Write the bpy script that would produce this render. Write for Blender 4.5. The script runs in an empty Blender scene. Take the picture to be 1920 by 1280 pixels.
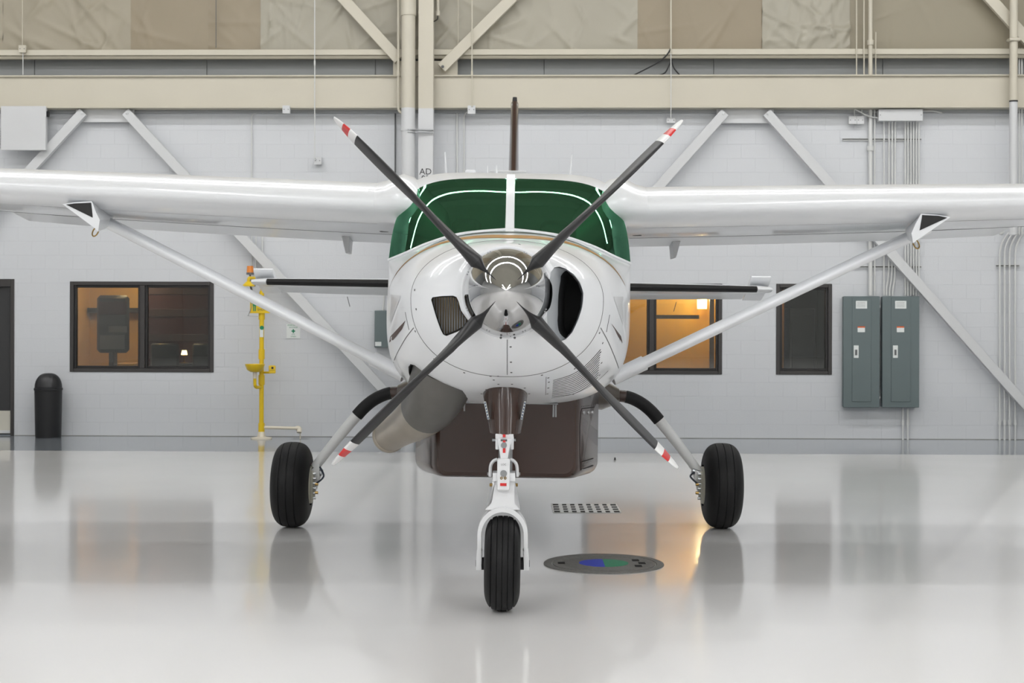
import bpy, bmesh, math, random
from mathutils import Vector, Matrix
from mathutils.bvhtree import BVHTree
random.seed(7)
SC = bpy.context.scene
COL = SC.collection
PI = math.pi

# ------------------------------------------------------------------ camera
F = 2783.0            # focal length in pixels of the 1920 wide frame
CX, CY = 960.0, 596.0 # principal point (level camera, lens shift)
CAM_H = 1.74
ROLL = math.radians(0.14)
cam_data = bpy.data.cameras.new('camera')
cam_data.sensor_width = 36.0
cam_data.lens = F / 1920.0 * 36.0
cam_data.shift_y = -(640.0 - CY) / 1920.0
cam_data.clip_end = 200
cam_data.dof.use_dof = True
cam_data.dof.focus_distance = 9.0
cam_data.dof.aperture_fstop = 7.1
cam = bpy.data.objects.new('camera', cam_data)
COL.objects.link(cam)
RM = Matrix.Rotation(PI / 2, 3, 'X') @ Matrix.Rotation(ROLL, 3, 'Z')
cam.location = (0, 0, CAM_H)
cam.rotation_euler = RM.to_euler()
SC.camera = cam

# ------------------------------------------------------------------ world, view
world = bpy.data.worlds.new('world')
SC.world = world
world.use_nodes = True
world.node_tree.nodes['Background'].inputs[0].default_value = (0.5, 0.55, 0.6, 1)
world.node_tree.nodes['Background'].inputs[1].default_value = 0.3
SC.view_settings.view_transform = 'Standard'
SC.view_settings.look = 'None'
SC.view_settings.gamma = 1.0
SC.view_settings.use_curve_mapping = False
SC.view_settings.exposure = 0.0
SC.cycles.use_denoising = True
SC.cycles.max_bounces = 9
SC.cycles.diffuse_bounces = 5
SC.cycles.transparent_max_bounces = 12
SC.cycles.sample_clamp_indirect = 8.0
LIGHT_STRENGTH = 28.5

# ------------------------------------------------------------------ frames
WALL_Y = 21.6
WM = Matrix.Translation((0, WALL_Y, 0)) @ Matrix.Rotation(math.radians(-1.2), 4, 'Z')
WMI = WM.inverted()
AIR_ROLL = math.radians(0.74)
AIR_YAW = math.radians(-0.13)
AM = (Matrix.Translation((-0.029 - 0.024, 8.2, 0)) @ Matrix.Rotation(AIR_YAW, 4, 'Z')
      @ Matrix.Rotation(AIR_ROLL, 4, 'Y'))
AMI = AM.inverted()
ID = Matrix.Identity(4)

def ray(px, py):
    return RM @ Vector(((px - CX) / F, (CY - py) / F, -1.0))

def hit(mi, px, py, yl):
    """pixel of the photograph -> point at depth yl of a local frame"""
    o = mi @ Vector((0, 0, CAM_H))
    d = mi.to_3x3() @ ray(px, py)
    t = (yl - o.y) / d.y
    return o + d * t

def W(px, py, w=0.0):      # wall frame, w metres in front of the wall
    return hit(WMI, px, py, -w)

def P(px, py, s):          # aeroplane frame, s metres behind the propeller plane
    return hit(AMI, px, py, s)

def FL(px, py):            # floor
    d = ray(px, py)
    t = -CAM_H / d.z
    return Vector((0, 0, CAM_H)) + d * t

# ------------------------------------------------------------------ materials
def lin(c):
    out = []
    for v in c:
        v = v / 255.0
        out.append(v / 12.92 if v <= 0.04045 else ((v + 0.055) / 1.055) ** 2.4)
    return tuple(out) + (1.0,)

MATS = {}
def mat(name, rgb, rough=0.5, metal=0.0, spec=0.5, coat=0.0, var=0.0, vscale=3.0, bump=0.0, bscale=40.0,
        stretch=None, rvar=0.0, emit=0.0, detail=4.0):
    if name in MATS:
        return MATS[name]
    m = bpy.data.materials.new(name)
    m.use_nodes = True
    nt = m.node_tree
    b = nt.nodes['Principled BSDF']
    c = lin(rgb)
    b.inputs['Base Color'].default_value = c
    b.inputs['Roughness'].default_value = rough
    b.inputs['Metallic'].default_value = metal
    b.inputs['Specular IOR Level'].default_value = spec
    b.inputs['Coat Weight'].default_value = coat
    b.inputs['Coat Roughness'].default_value = 0.04
    if emit:
        b.inputs['Emission Color'].default_value = c
        b.inputs['Emission Strength'].default_value = emit
    if var or bump or rvar:
        tc = nt.nodes.new('ShaderNodeTexCoord')
        vec = tc.outputs['Object']
        if stretch:
            mp = nt.nodes.new('ShaderNodeMapping')
            mp.inputs['Scale'].default_value = stretch
            nt.links.new(vec, mp.inputs[0]); vec = mp.outputs[0]
        if var or rvar:
            n = nt.nodes.new('ShaderNodeTexNoise')
            n.inputs['Scale'].default_value = vscale
            n.inputs['Detail'].default_value = detail
            nt.links.new(vec, n.inputs['Vector'])
            if var:
                mx = nt.nodes.new('ShaderNodeMix'); mx.data_type = 'RGBA'
                mx.inputs[6].default_value = tuple(v * (1 - var) for v in c[:3]) + (1,)
                mx.inputs[7].default_value = tuple(min(1, v * (1 + var)) for v in c[:3]) + (1,)
                nt.links.new(n.outputs[0], mx.inputs[0])
                nt.links.new(mx.outputs[2], b.inputs['Base Color'])
            if rvar:
                mr = nt.nodes.new('ShaderNodeMapRange')
                mr.inputs[3].default_value = max(0.0, rough - rvar)
                mr.inputs[4].default_value = rough + rvar
                nt.links.new(n.outputs[0], mr.inputs[0])
                nt.links.new(mr.outputs[0], b.inputs['Roughness'])
        if bump:
            n2 = nt.nodes.new('ShaderNodeTexNoise')
            n2.inputs['Scale'].default_value = bscale
            n2.inputs['Detail'].default_value = 3
            nt.links.new(vec, n2.inputs['Vector'])
            bp = nt.nodes.new('ShaderNodeBump')
            bp.inputs['Strength'].default_value = bump
            bp.inputs['Distance'].default_value = 0.01
            nt.links.new(n2.outputs[0], bp.inputs['Height'])
            nt.links.new(bp.outputs[0], b.inputs['Normal'])
    MATS[name] = m
    return m

def glass_mat(name, tint, refl_tint=(255, 255, 255), base=0.04, rough=0.0, ior=1.5):
    if name in MATS:
        return MATS[name]
    m = bpy.data.materials.new(name)
    m.use_nodes = True
    nt = m.node_tree
    nt.nodes.clear()
    out = nt.nodes.new('ShaderNodeOutputMaterial')
    tr = nt.nodes.new('ShaderNodeBsdfTransparent'); tr.inputs[0].default_value = lin(tint)
    gl = nt.nodes.new('ShaderNodeBsdfGlossy'); gl.inputs[0].default_value = lin(refl_tint)
    gl.inputs['Roughness'].default_value = rough
    fr = nt.nodes.new('ShaderNodeFresnel'); fr.inputs[0].default_value = ior
    ad = nt.nodes.new('ShaderNodeMath'); ad.operation = 'ADD'; ad.use_clamp = True
    ad.inputs[1].default_value = base
    mx = nt.nodes.new('ShaderNodeMixShader')
    nt.links.new(fr.outputs[0], ad.inputs[0])
    nt.links.new(ad.outputs[0], mx.inputs[0])
    nt.links.new(tr.outputs[0], mx.inputs[1])
    nt.links.new(gl.outputs[0], mx.inputs[2])
    nt.links.new(mx.outputs[0], out.inputs[0])
    MATS[name] = m
    return m

# ------------------------------------------------------------------ mesh helpers
def B():
    return bmesh.new()

def box(bm, c, s, bev=0.0, rot=None):
    r = bmesh.ops.create_cube(bm, size=1.0)
    vs = r['verts']
    for v in vs:
        v.co = Vector((v.co.x * s[0], v.co.y * s[1], v.co.z * s[2]))
    if bev:
        es = list({e for v in vs for e in v.link_edges})
        g = bmesh.ops.bevel(bm, geom=es, offset=bev, segments=1, affect='EDGES', profile=0.5)
        vs = list({v for f in g['faces'] for v in f.verts} | {v for v in vs if v.is_valid})
    for v in vs:
        if rot is not None:
            v.co = rot @ v.co
        v.co += Vector(c)
    return vs

def box2(bm, a, b, bev=0.0):
    a, b = Vector(a), Vector(b)
    return box(bm, (a + b) / 2, [abs(b[i] - a[i]) for i in range(3)], bev)

def loft(bm, rings, closed=True, cap0=False, cap1=False):
    vr = [[bm.verts.new(p) for p in r] for r in rings]
    n = len(vr[0])
    for a, b in zip(vr[:-1], vr[1:]):
        for i in range(n if closed else n - 1):
            j = (i + 1) % n
            try:
                bm.faces.new((a[i], a[j], b[j], b[i]))
            except ValueError:
                pass
    for flag, r in ((cap0, vr[0]), (cap1, vr[-1])):
        if flag:
            f = bm.faces.new(r)
            bmesh.ops.triangulate(bm, faces=[f])
    return vr

def frames(pts):
    pts = [Vector(p) for p in pts]
    tans = []
    for i in range(len(pts)):
        a = pts[max(0, i - 1)]; b = pts[min(len(pts) - 1, i + 1)]
        tans.append((b - a).normalized())
    up = Vector((0, 0, 1)) if abs(tans[0].z) < 0.9 else Vector((0, 1, 0))
    n = (up - tans[0] * up.dot(tans[0])).normalized()
    out = []
    for t in tans:
        n = (n - t * n.dot(t)).normalized()
        out.append((t, n, t.cross(n)))
    return out

def tube(bm, pts, r, seg=12, cap=True, ry=None):
    pts = [Vector(p) for p in pts]
    rings = []
    for i, (t, n, b) in enumerate(frames(pts)):
        ri = r[i] if isinstance(r, (list, tuple)) else r
        rb = ri if ry is None else (ry[i] if isinstance(ry, (list, tuple)) else ry)
        rings.append([pts[i] + n * ri * math.cos(2 * PI * k / seg) + b * rb * math.sin(2 * PI * k / seg)
                      for k in range(seg)])
    loft(bm, rings, True, cap, cap)

def smooth_path(pts, sub=6):
    pts = [Vector(p) for p in pts]
    out = []
    for i in range(len(pts) - 1):
        p0 = pts[max(0, i - 1)]; p1 = pts[i]; p2 = pts[i + 1]; p3 = pts[min(len(pts) - 1, i + 2)]
        for k in range(sub):
            t = k / sub
            out.append(0.5 * ((2 * p1) + (-p0 + p2) * t + (2 * p0 - 5 * p1 + 4 * p2 - p3) * t * t
                              + (-p0 + 3 * p1 - 3 * p2 + p3) * t ** 3))
    out.append(pts[-1])
    return out

def lathe(bm, prof, c, axis='Z', seg=32, cap=False):
    """prof: list of (radius, height along axis)"""
    c = Vector(c)
    rings = []
    for r, h in prof:
        ring = []
        for k in range(seg):
            a = 2 * PI * k / seg
            x, y = max(r, 1e-5) * math.cos(a), max(r, 1e-5) * math.sin(a)
            if axis == 'Z': v = Vector((x, y, h))
            elif axis == 'Y': v = Vector((x, h, y))
            else: v = Vector((h, x, y))
            ring.append(c + v)
        rings.append(ring)
    loft(bm, rings, True, cap, cap)

def prism(bm, pts, y0, y1):
    """pts: list of (x,z), extruded along y"""
    a = [bm.verts.new((p[0], y0, p[1])) for p in pts]
    b = [bm.verts.new((p[0], y1, p[1])) for p in pts]
    n = len(a)
    for i in range(n):
        j = (i + 1) % n
        bm.faces.new((a[i], a[j], b[j], b[i]))
    fs = [bm.faces.new(a), bm.faces.new(b[::-1])]
    bmesh.ops.triangulate(bm, faces=fs)

def finish(bm, merge=False):
    if merge:
        bmesh.ops.remove_doubles(bm, verts=bm.verts, dist=1e-4)
    bmesh.ops.recalc_face_normals(bm, faces=bm.faces)
    bm.normal_update()

def mesh_of(name, bm, m, ang=38.0, fix=True):
    if fix:
        finish(bm)
    else:
        bm.normal_update()
    lim = math.radians(ang)
    for f in bm.faces:
        f.smooth = True
    for e in bm.edges:
        if len(e.link_faces) == 2:
            e.smooth = e.calc_face_angle(0.0) < lim
    me = bpy.data.meshes.new(name)
    bm.to_mesh(me)
    bm.free()
    if m is not None:
        me.materials.append(m)
    return me

def part(name, bm, m, parent=None, ang=38.0, label=None, kind=None, fix=True):
    """one mesh object; vertices are in the parent's coordinates"""
    o = bpy.data.objects.new(name, mesh_of(name, bm, m, ang, fix))
    COL.objects.link(o)
    if parent is not None:
        o.parent = parent
    if label: o['label'] = label
    if kind: o['kind'] = kind
    return o

def empty(name, label, cat, M, group=None):
    o = bpy.data.objects.new(name, None)
    o.empty_display_size = 0.2
    COL.objects.link(o)
    o.matrix_world = M
    o['label'] = label; o['category'] = cat
    if group: o['group'] = group
    return o

def build(name, label, cat, parts, M=ID, group=None, kind=None, ang=38.0):
    """parts: [(name, bmesh, material, [sub-parts])]; coordinates in frame M; origin goes to the base"""
    def all_bm(ps):
        for p in ps:
            yield p[1]
            if len(p) > 3:
                yield from all_bm(p[3])
    lo = Vector((1e9,) * 3); hi = Vector((-1e9,) * 3)
    for bm in all_bm(parts):
        for v in bm.verts:
            for i in range(3):
                lo[i] = min(lo[i], v.co[i]); hi[i] = max(hi[i], v.co[i])
    base = Vector(((lo.x + hi.x) / 2, (lo.y + hi.y) / 2, lo.z))
    for bm in all_bm(parts):
        bmesh.ops.translate(bm, verts=bm.verts, vec=-base)
    MB = M @ Matrix.Translation(base)
    if len(parts) == 1 and not (len(parts[0]) > 3 and parts[0][3]):
        o = part(name, parts[0][1], parts[0][2], ang=ang)
        o.matrix_world = MB
    else:
        o = bpy.data.objects.new(name, None)
        COL.objects.link(o)
        o.matrix_world = MB
        for p in parts:
            c = part(p[0], p[1], p[2], o, ang)
            if len(p) > 3:
                for q in p[3]:
                    part(q[0], q[1], q[2], c, ang)
    if kind:
        o['kind'] = kind
    if label:
        o['label'] = label
    if cat:
        o['category'] = cat
    if group:
        o['group'] = group
    return o

def text_bm(s, size, M, align='CENTER', depth=0.001):
    cu = bpy.data.curves.new('t', 'FONT')
    cu.body = s; cu.size = size; cu.align_x = align; cu.align_y = 'CENTER'; cu.extrude = depth
    cu.resolution_u = 3
    o = bpy.data.objects.new('t', cu)
    COL.objects.link(o)
    dg = bpy.context.evaluated_depsgraph_get()
    me = bpy.data.meshes.new_from_object(o.evaluated_get(dg))
    bm = bmesh.new(); bm.from_mesh(me)
    bmesh.ops.transform(bm, matrix=M, verts=bm.verts)
    bpy.data.objects.remove(o); bpy.data.curves.remove(cu); bpy.data.meshes.remove(me)
    return bm
FACE = Matrix.Rotation(PI / 2, 4, 'X')   # text in XY -> facing -Y

def boolean_cut(o, cutters):
    dg = None
    bpy.context.view_layer.update()
    for bm in cutters:
        finish(bm)
        me = bpy.data.meshes.new('cut'); bm.to_mesh(me); bm.free()
        c = bpy.data.objects.new('cut', me); COL.objects.link(c)
        c.matrix_world = o.matrix_world.copy()
        md = o.modifiers.new('cut', 'BOOLEAN'); md.object = c; md.operation = 'DIFFERENCE'; md.solver = 'EXACT'
        bpy.context.view_layer.update()
        dg = bpy.context.evaluated_depsgraph_get()
        new = bpy.data.meshes.new_from_object(o.evaluated_get(dg))
        o.modifiers.clear()
        o.data = new
        bpy.data.objects.remove(c)
    bm = bmesh.new(); bm.from_mesh(o.data)
    for f in bm.faces: f.smooth = True
    for e in bm.edges:
        if len(e.link_faces) == 2: e.smooth = e.calc_face_angle(0.0) < math.radians(32)
    bm.to_mesh(o.data); bm.free()

def lerp(a, b, t): return a + (b - a) * t
def table(tab, s):
    """smooth interpolation through rows (s, v1, v2...)"""
    if s <= tab[0][0]: return tab[0][1:]
    if s >= tab[-1][0]: return tab[-1][1:]
    for i in range(len(tab) - 1):
        if tab[i][0] <= s <= tab[i + 1][0]:
            a, b = tab[i], tab[i + 1]
            p = tab[max(0, i - 1)]; q = tab[min(len(tab) - 1, i + 2)]
            h = b[0] - a[0]; t = (s - a[0]) / h
            out = []
            for k in range(1, len(a)):
                def slope(u, v): return (v[k] - u[k]) / (v[0] - u[0]) if v[0] != u[0] else 0
                d0, d1, d2 = slope(p, a) if p is not a else slope(a, b), slope(a, b), slope(b, q) if q is not b else slope(a, b)
                m0 = 0 if d0 * d1 <= 0 else 2 * d0 * d1 / (d0 + d1)
                m1 = 0 if d1 * d2 <= 0 else 2 * d1 * d2 / (d1 + d2)
                out.append((2*t**3-3*t**2+1)*a[k] + (t**3-2*t**2+t)*h*m0 + (-2*t**3+3*t**2)*b[k] + (t**3-t**2)*h*m1)
            return tuple(out)

# ------------------------------------------------------------------ palette
M_WALL = mat('painted_block_paint', (204, 206, 209), 0.55, var=0.02, vscale=1.2, bump=0.25, bscale=60)
M_MORTAR = mat('painted_mortar', (197, 199, 202), 0.7)
M_SHEET = mat('grey_sheet_paint', (126, 128, 128), 0.5, var=0.05, vscale=1.0)
M_CREAM = mat('cream_steel_paint', (197, 191, 175), 0.45, var=0.04, vscale=2.0)
M_GREYSTEEL = mat('grey_steel_paint', (204, 205, 206), 0.45, var=0.03, vscale=3.0)
M_CONDUIT = mat('conduit_paint', (208, 209, 207), 0.4)
M_WHITE = mat('white_aircraft_paint', (228, 230, 233), 0.28, coat=0.4)
M_BROWN = mat('brown_aircraft_paint', (58, 38, 31), 0.25, coat=0.3)
M_GOLD = mat('gold_stripe_paint', (158, 116, 50), 0.55, spec=0.2)
M_CHROME = mat('polished_chrome', (205, 205, 206), 0.035, metal=1.0)
M_BLADE = mat('black_blade_paint', (29, 29, 31), 0.45)
M_RED = mat('red_paint', (204, 44, 44), 0.35)
M_TIPW = mat('white_tip_paint', (228, 228, 228), 0.35)
M_RUBBER = mat('black_rubber', (18, 18, 19), 0.6, spec=0.3, bump=0.1, bscale=120)
M_BLACK = mat('black_plastic', (24, 24, 26), 0.45)
M_DARK = mat('dark_void', (10, 10, 11), 0.8)
M_STEEL = mat('exhaust_steel', (176, 168, 156), 0.34, metal=1.0, var=0.12, vscale=6)
M_STEELD = mat('exhaust_shroud_steel', (120, 118, 115), 0.4, metal=1.0, var=0.15, vscale=7)
M_GEARW = mat('white_gear_paint', (222, 223, 225), 0.3, coat=0.3)
M_GEARG = mat('grey_gear_paint', (206, 207, 206), 0.4)
M_HUB = mat('cream_hub_paint', (196, 194, 180), 0.5)
M_BRASS = mat('brass', (150, 124, 76), 0.35, metal=1.0)
M_METAL = mat('bare_metal', (160, 162, 164), 0.35, metal=1.0)
M_UNDER = mat('grey_seam', (96, 97, 98), 0.6)
M_BRONZE = mat('window_frame_bronze', (58, 55, 54), 0.4)
M_DOOR = mat('door_paint', (50, 50, 51), 0.5)
M_YELLOW = mat('safety_yellow', (226, 190, 14), 0.35, coat=0.3)
M_GREEN = mat('sign_green', (10, 130, 90), 0.5)
M_SIGNW = mat('sign_white', (222, 226, 224), 0.5)
M_PANEL = mat('panel_grey_green', (98, 110, 111), 0.45, var=0.03)
M_ORANGE = mat('label_orange', (210, 92, 36), 0.5)
M_AMBER = mat('beacon_amber', (226, 136, 60), 0.25)
M_PVC = mat('pvc_cream', (216, 208, 190), 0.4)
M_GLASS = glass_mat('window_glass', (225, 228, 226), base=0.03)
M_GREENGL = glass_mat('green_tinted_glass', (110, 200, 150), (140, 220, 178), base=0.20)
# ================================================================== the hangar
def structure(o):
    o['kind'] = 'structure'
    return o

def floor_mat(name, rgb, rough, bump):
    m = mat(name, rgb, rough, spec=0.5, coat=0.4, var=0.035, vscale=0.35, rvar=0.04, bump=bump, bscale=1.6)
    m.node_tree.nodes['Principled BSDF'].inputs['Coat Roughness'].default_value = 0.06
    return m
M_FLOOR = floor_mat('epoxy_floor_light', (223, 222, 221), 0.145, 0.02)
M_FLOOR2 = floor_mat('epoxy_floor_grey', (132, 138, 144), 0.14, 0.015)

HX, HY0, HZ = 17.0, -24.0, 10.2
STRIP = 2.42
e0 = WM @ Vector((-HX, -STRIP, 0)); e1 = WM @ Vector((HX, -STRIP, 0))
bm = B()
vs = [bm.verts.new(p) for p in ((-HX, HY0, 0), (HX, HY0, 0), (HX, e1.y, 0), (-HX, e0.y, 0))]
bm.faces.new(vs)
structure(part('floor', bm, M_FLOOR))
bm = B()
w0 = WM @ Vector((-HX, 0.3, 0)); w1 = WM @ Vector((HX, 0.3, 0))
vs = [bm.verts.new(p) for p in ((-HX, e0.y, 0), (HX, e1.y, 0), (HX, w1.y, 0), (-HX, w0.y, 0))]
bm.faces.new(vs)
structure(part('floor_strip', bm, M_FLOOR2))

M_SIDE = mat('hangar_side_paint', (196, 197, 196), 0.6, var=0.03, vscale=0.5)
M_CEIL = mat('hangar_ceiling_liner', (172, 168, 156), 0.7, var=0.06, vscale=0.6)
bm = B(); box2(bm, (-HX - 0.2, HY0, 0), (-HX, 22.6, HZ)); structure(part('wall_left', bm, M_SIDE))
bm = B(); box2(bm, (HX, HY0, 0), (HX + 0.2, 22.6, HZ)); structure(part('wall_right', bm, M_SIDE))
bm = B(); box2(bm, (-HX, HY0 - 0.2, 0), (HX, HY0, HZ)); structure(part('wall_front', bm, M_SIDE))
bm = B(); box2(bm, (-HX, HY0, HZ), (HX, 22.6, HZ + 0.2)); structure(part('ceiling', bm, M_CEIL))

# ------------------------------------------------------------------ ceiling strip lights (the hangar's lamps)
def lamp_mat():
    m = bpy.data.materials.new('strip_lamp_glow'); m.use_nodes = True
    b = m.node_tree.nodes['Principled BSDF']
    b.inputs['Base Color'].default_value = (0.9, 0.9, 0.9, 1)
    b.inputs['Emission Color'].default_value = (0.985, 0.99, 1.0, 1)
    b.inputs['Emission Strength'].default_value = LIGHT_STRENGTH
    return m
M_LAMP = lamp_mat()
def strip_light(x0, y0, x1, y1, label, z=8.6, wdt=0.26):
    L = math.hypot(x1 - x0, y1 - y0)
    a = math.atan2(y1 - y0, x1 - x0)
    M = Matrix.Translation(((x0 + x1) / 2, (y0 + y1) / 2, z)) @ Matrix.Rotation(a, 4, 'Z')
    h = B(); box2(h, (-L / 2, -wdt * .6, 0.05), (L / 2, wdt * .6, 0.13))
    t = B(); box2(t, (-L / 2, -wdt / 2, 0.0), (L / 2, wdt / 2, 0.05))
    c = []
    n = max(2, int(L / 4))
    for i in range(n + 1):
        k = B(); tube(k, [(-L / 2 + L * i / n, 0, 0.13), (-L / 2 + L * i / n, 0, HZ - z)], 0.012, 6)
        c.append(('hanger', k, M_CONDUIT))
    build('strip_light', label, 'light', [('housing', h, M_GREYSTEEL), ('lamp', t, M_LAMP)] + c, M, 'ceiling strip lights')
strip_light(-13, 14.4, 13, 14.4, 'long white strip light across the ceiling above the wings', wdt=.20)
strip_light(-13, -13.0, 13, -13.0, 'long white strip light across the ceiling far in front of the nose', wdt=.40)
for x, nm in ((-4.6, 'inner left'), (4.6, 'inner right'), (-9.6, 'outer left'), (9.6, 'outer right')):
    strip_light(x, -12.5, x, 6.0 if abs(x) < 6 else 4.5, 'long white ceiling strip light running fore and aft, %s row' % nm, wdt=.46)
strip_light(-14, 17.2, 14, 17.2, 'long white strip light across the ceiling beside the back wall', wdt=.20)

# ------------------------------------------------------------------ back wall of painted blocks
def rect_sub(r, h):
    x0, x1, z0, z1 = r; a0, a1, b0, b1 = h
    if a1 <= x0 or a0 >= x1 or b1 <= z0 or b0 >= z1:
        return [r]
    out = []
    if z0 < b0: out.append((x0, x1, z0, b0))
    if b1 < z1: out.append((x0, x1, b1, z1))
    m0, m1 = max(z0, b0), min(z1, b1)
    if x0 < a0: out.append((x0, a0, m0, m1))
    if a1 < x1: out.append((a1, x1, m0, m1))
    return out
def holes_cut(r, holes):
    rs = [r]
    for h in holes:
        rs = [q for p in rs for q in rect_sub(p, h)]
    return rs
def wrect(px0, py0, px1, py1, w=0.0):
    a = W(px0, py1, w); b = W(px1, py0, w)
    return (a.x, b.x, a.z, b.z)
WIN1 = wrect(131, 528, 401, 697)
WIN2 = wrect(1092, 559, 1354, 701)
WIN2 = (WIN2[0], WIN2[1], WIN2[2], W(1455, 532).z)
WIN3 = wrect(1455, 532, 1560, 702)
dr = wrect(-92, 523, 27, 815)
DOOR = (dr[0], dr[1], -0.01, dr[3])
HOLES = [WIN1, WIN2, WIN3, DOOR]
CMU_TOP = 5.05
UP_TOP = W(700, 103).z
bm = B()
for x0, x1, z0, z1 in holes_cut((-HX, HX, 0, CMU_TOP), HOLES):
    box2(bm, (x0, 0.0022, z0), (x1, 0.30, z1))
wall_back = structure(part('wall_back', bm, M_MORTAR))
wall_back.matrix_world = WM

BW, BH, J = 0.4064, 0.2032, 0.004
def block_bm(bm, x0, x1, z0, z1):
    d = 0.0016
    lo = [(x0, 0.02, z0), (x1, 0.02, z0), (x1, 0.02, z1), (x0, 0.02, z1)]
    mid = [(x0, d, z0), (x1, d, z0), (x1, d, z1), (x0, d, z1)]
    fr = [(x0 + d, 0, z0 + d), (x1 - d, 0, z0 + d), (x1 - d, 0, z1 - d), (x0 + d, 0, z1 - d)]
    L = [[bm.verts.new(p) for p in q] for q in (lo, mid, fr)]
    for a, b in zip(L[:-1], L[1:]):
        for i in range(4):
            j = (i + 1) % 4
            bm.faces.new((a[i], a[j], b[j], b[i]))
    bm.faces.new(L[-1])
blocks = []
row = 0
z = 0.0
while z < CMU_TOP - 0.05:
    off = (row % 2) * BW / 2
    x = -HX - off
    while x < HX:
        r = (max(x, -HX) + J / 2, min(x + BW, HX) - J / 2, z + J / 2, min(z + BH, CMU_TOP) - J / 2)
        if r[1] - r[0] > 0.03:
            ps = holes_cut(r, HOLES)
            for p in ps:
                if p[1] - p[0] > 0.02 and p[3] - p[2] > 0.02:
                    full = len(ps) == 1 and abs(p[1] - p[0] - BW + J) < 1e-4 and abs(p[3] - p[2] - BH + J) < 1e-4
                    blocks.append((p, full))
        x += BW
    z += BH; row += 1
def px_of(u, v):
    p = WM @ Vector((u, 0, v)); q = RM.transposed() @ (p - Vector((0, 0, CAM_H)))
    return CX + F * q.x / -q.z, CY - F * q.y / -q.z
def block_score(p):
    X, Y = px_of((p[0] + p[1]) / 2, (p[2] + p[3]) / 2)
    if not (10 < X < 1910): return 9e9
    hid = (690 < X < 1215) or (320 < Y < 470) or (Y < 215)
    return (0 if not hid else 1e6) + abs(Y - 700) + 0.1 * abs(X - 960)
order = sorted(range(len(blocks)), key=lambda i: (0 if blocks[i][1] else 1e5) + block_score(blocks[i][0]))
single = set(order[:300])
bm = B(); block_bm(bm, -BW / 2 + J / 2, BW / 2 - J / 2, -BH / 2 + J / 2, BH / 2 - J / 2)
blk_me = mesh_of('block', bm, M_WALL, 20)
rest = B()
for i, (p, full) in enumerate(blocks):
    if i in single:
        o = bpy.data.objects.new('block', blk_me); COL.objects.link(o)
        o.parent = wall_back
        o.location = ((p[0] + p[1]) / 2, random.uniform(-0.0005, 0.0005), (p[2] + p[3]) / 2)
    else:
        block_bm(rest, *p)
part('block_field', rest, M_WALL, wall_back, 20, kind='stuff')

# upper wall: grey sheets, then draped insulation
bm = B(); box2(bm, (-HX, 0.02, CMU_TOP), (HX, 0.3, HZ))
wu = structure(part('wall_back_upper', bm, M_SHEET)); wu.matrix_world = WM
xs = [W(p, 120).x for p in (-250, 65, 388, 704, 1020, 1338, 1655, 1975)]
for a, b in zip(xs[:-1], xs[1:]):
    bm = B(); box2(bm, (a + 0.004, -0.004, CMU_TOP), (b - 0.004, 0.02, UP_TOP + 0.1), 0.003)
    part('sheet', bm, M_SHEET, wu)
INS = [(-330, 8, 0), (8, 247, 0), (247, 392, 1), (392, 490, 1), (490, 745, 2), (745, 815, 2), (815, 1195, 2), (1195, 1428, 1), (1428, 1592, 2), (1592, 1880, 3), (1880, 2250, 3)]
M_INS = [mat('insulation_cream', (158, 150, 132), 0.5, var=0.05, vscale=2, bump=0.3, bscale=9),
         mat('insulation_tan', (147, 135, 114), 0.5, var=0.05, vscale=2, bump=0.2, bscale=9),
         mat('insulation_pale', (163, 158, 143), 0.45, var=0.05, vscale=2, bump=0.3, bscale=9),
         mat('insulation_grey_tan', (145, 137, 118), 0.5, var=0.04, vscale=2, bump=0.15, bscale=9)]
ztop = HZ
for k, (p0, p1, mi) in enumerate(INS):
    rnd = random.Random(40 + k)
    x0, x1 = W(p0, 60).x, W(p1, 60).x
    z0, z1 = UP_TOP + 0.01, ztop
    folds = []
    smoothp = mi in (1, 3)
    for _ in range(10 if smoothp else 34):
        ang = rnd.uniform(-0.9, 0.9) + (PI / 2 if rnd.random() < 0.25 else 0)
        folds.append((rnd.uniform(x0, x1), rnd.uniform(z0, z0 + 1.2), ang, rnd.uniform(0.15, 0.7),
                      rnd.uniform(0.015, 0.05), rnd.uniform(0.010, 0.034) * (0.4 if smoothp else 1)))
    nx = max(8, int((x1 - x0) / 0.03)); nz = 56
    zz = [z0 + 1.2 * j / 44 for j in range(45)] + [z0 + 1.2 + (z1 - z0 - 1.2) * (j + 1) / 11 for j in range(11)]
    bm = B(); grid = []
    for zc in zz:
        r = []
        for i in range(nx + 1):
            x = x0 + (x1 - x0) * i / nx
            d = 0.05 + 0.03 * math.sin(PI * (x - x0) / (x1 - x0))
            for fx, fz, an, ln, wd, am in folds:
                dx, dz = x - fx, zc - fz
                u = dx * math.cos(an) - dz * math.sin(an); v = dx * math.sin(an) + dz * math.cos(an)
                # v runs along the fold
                if abs(v) < ln * 2:
                    d += am * math.exp(-(u / wd) ** 2) * math.exp(-(v / ln) ** 2)
            r.append(bm.verts.new((x, -d, zc)))
        grid.append(r)
    for a, b in zip(grid[:-1], grid[1:]):
        for i in range(nx):
            bm.faces.new((a[i], a[i + 1], b[i + 1], b[i]))
    part('insulation_panel', bm, M_INS[mi], wu, 80, fix=False)

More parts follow.
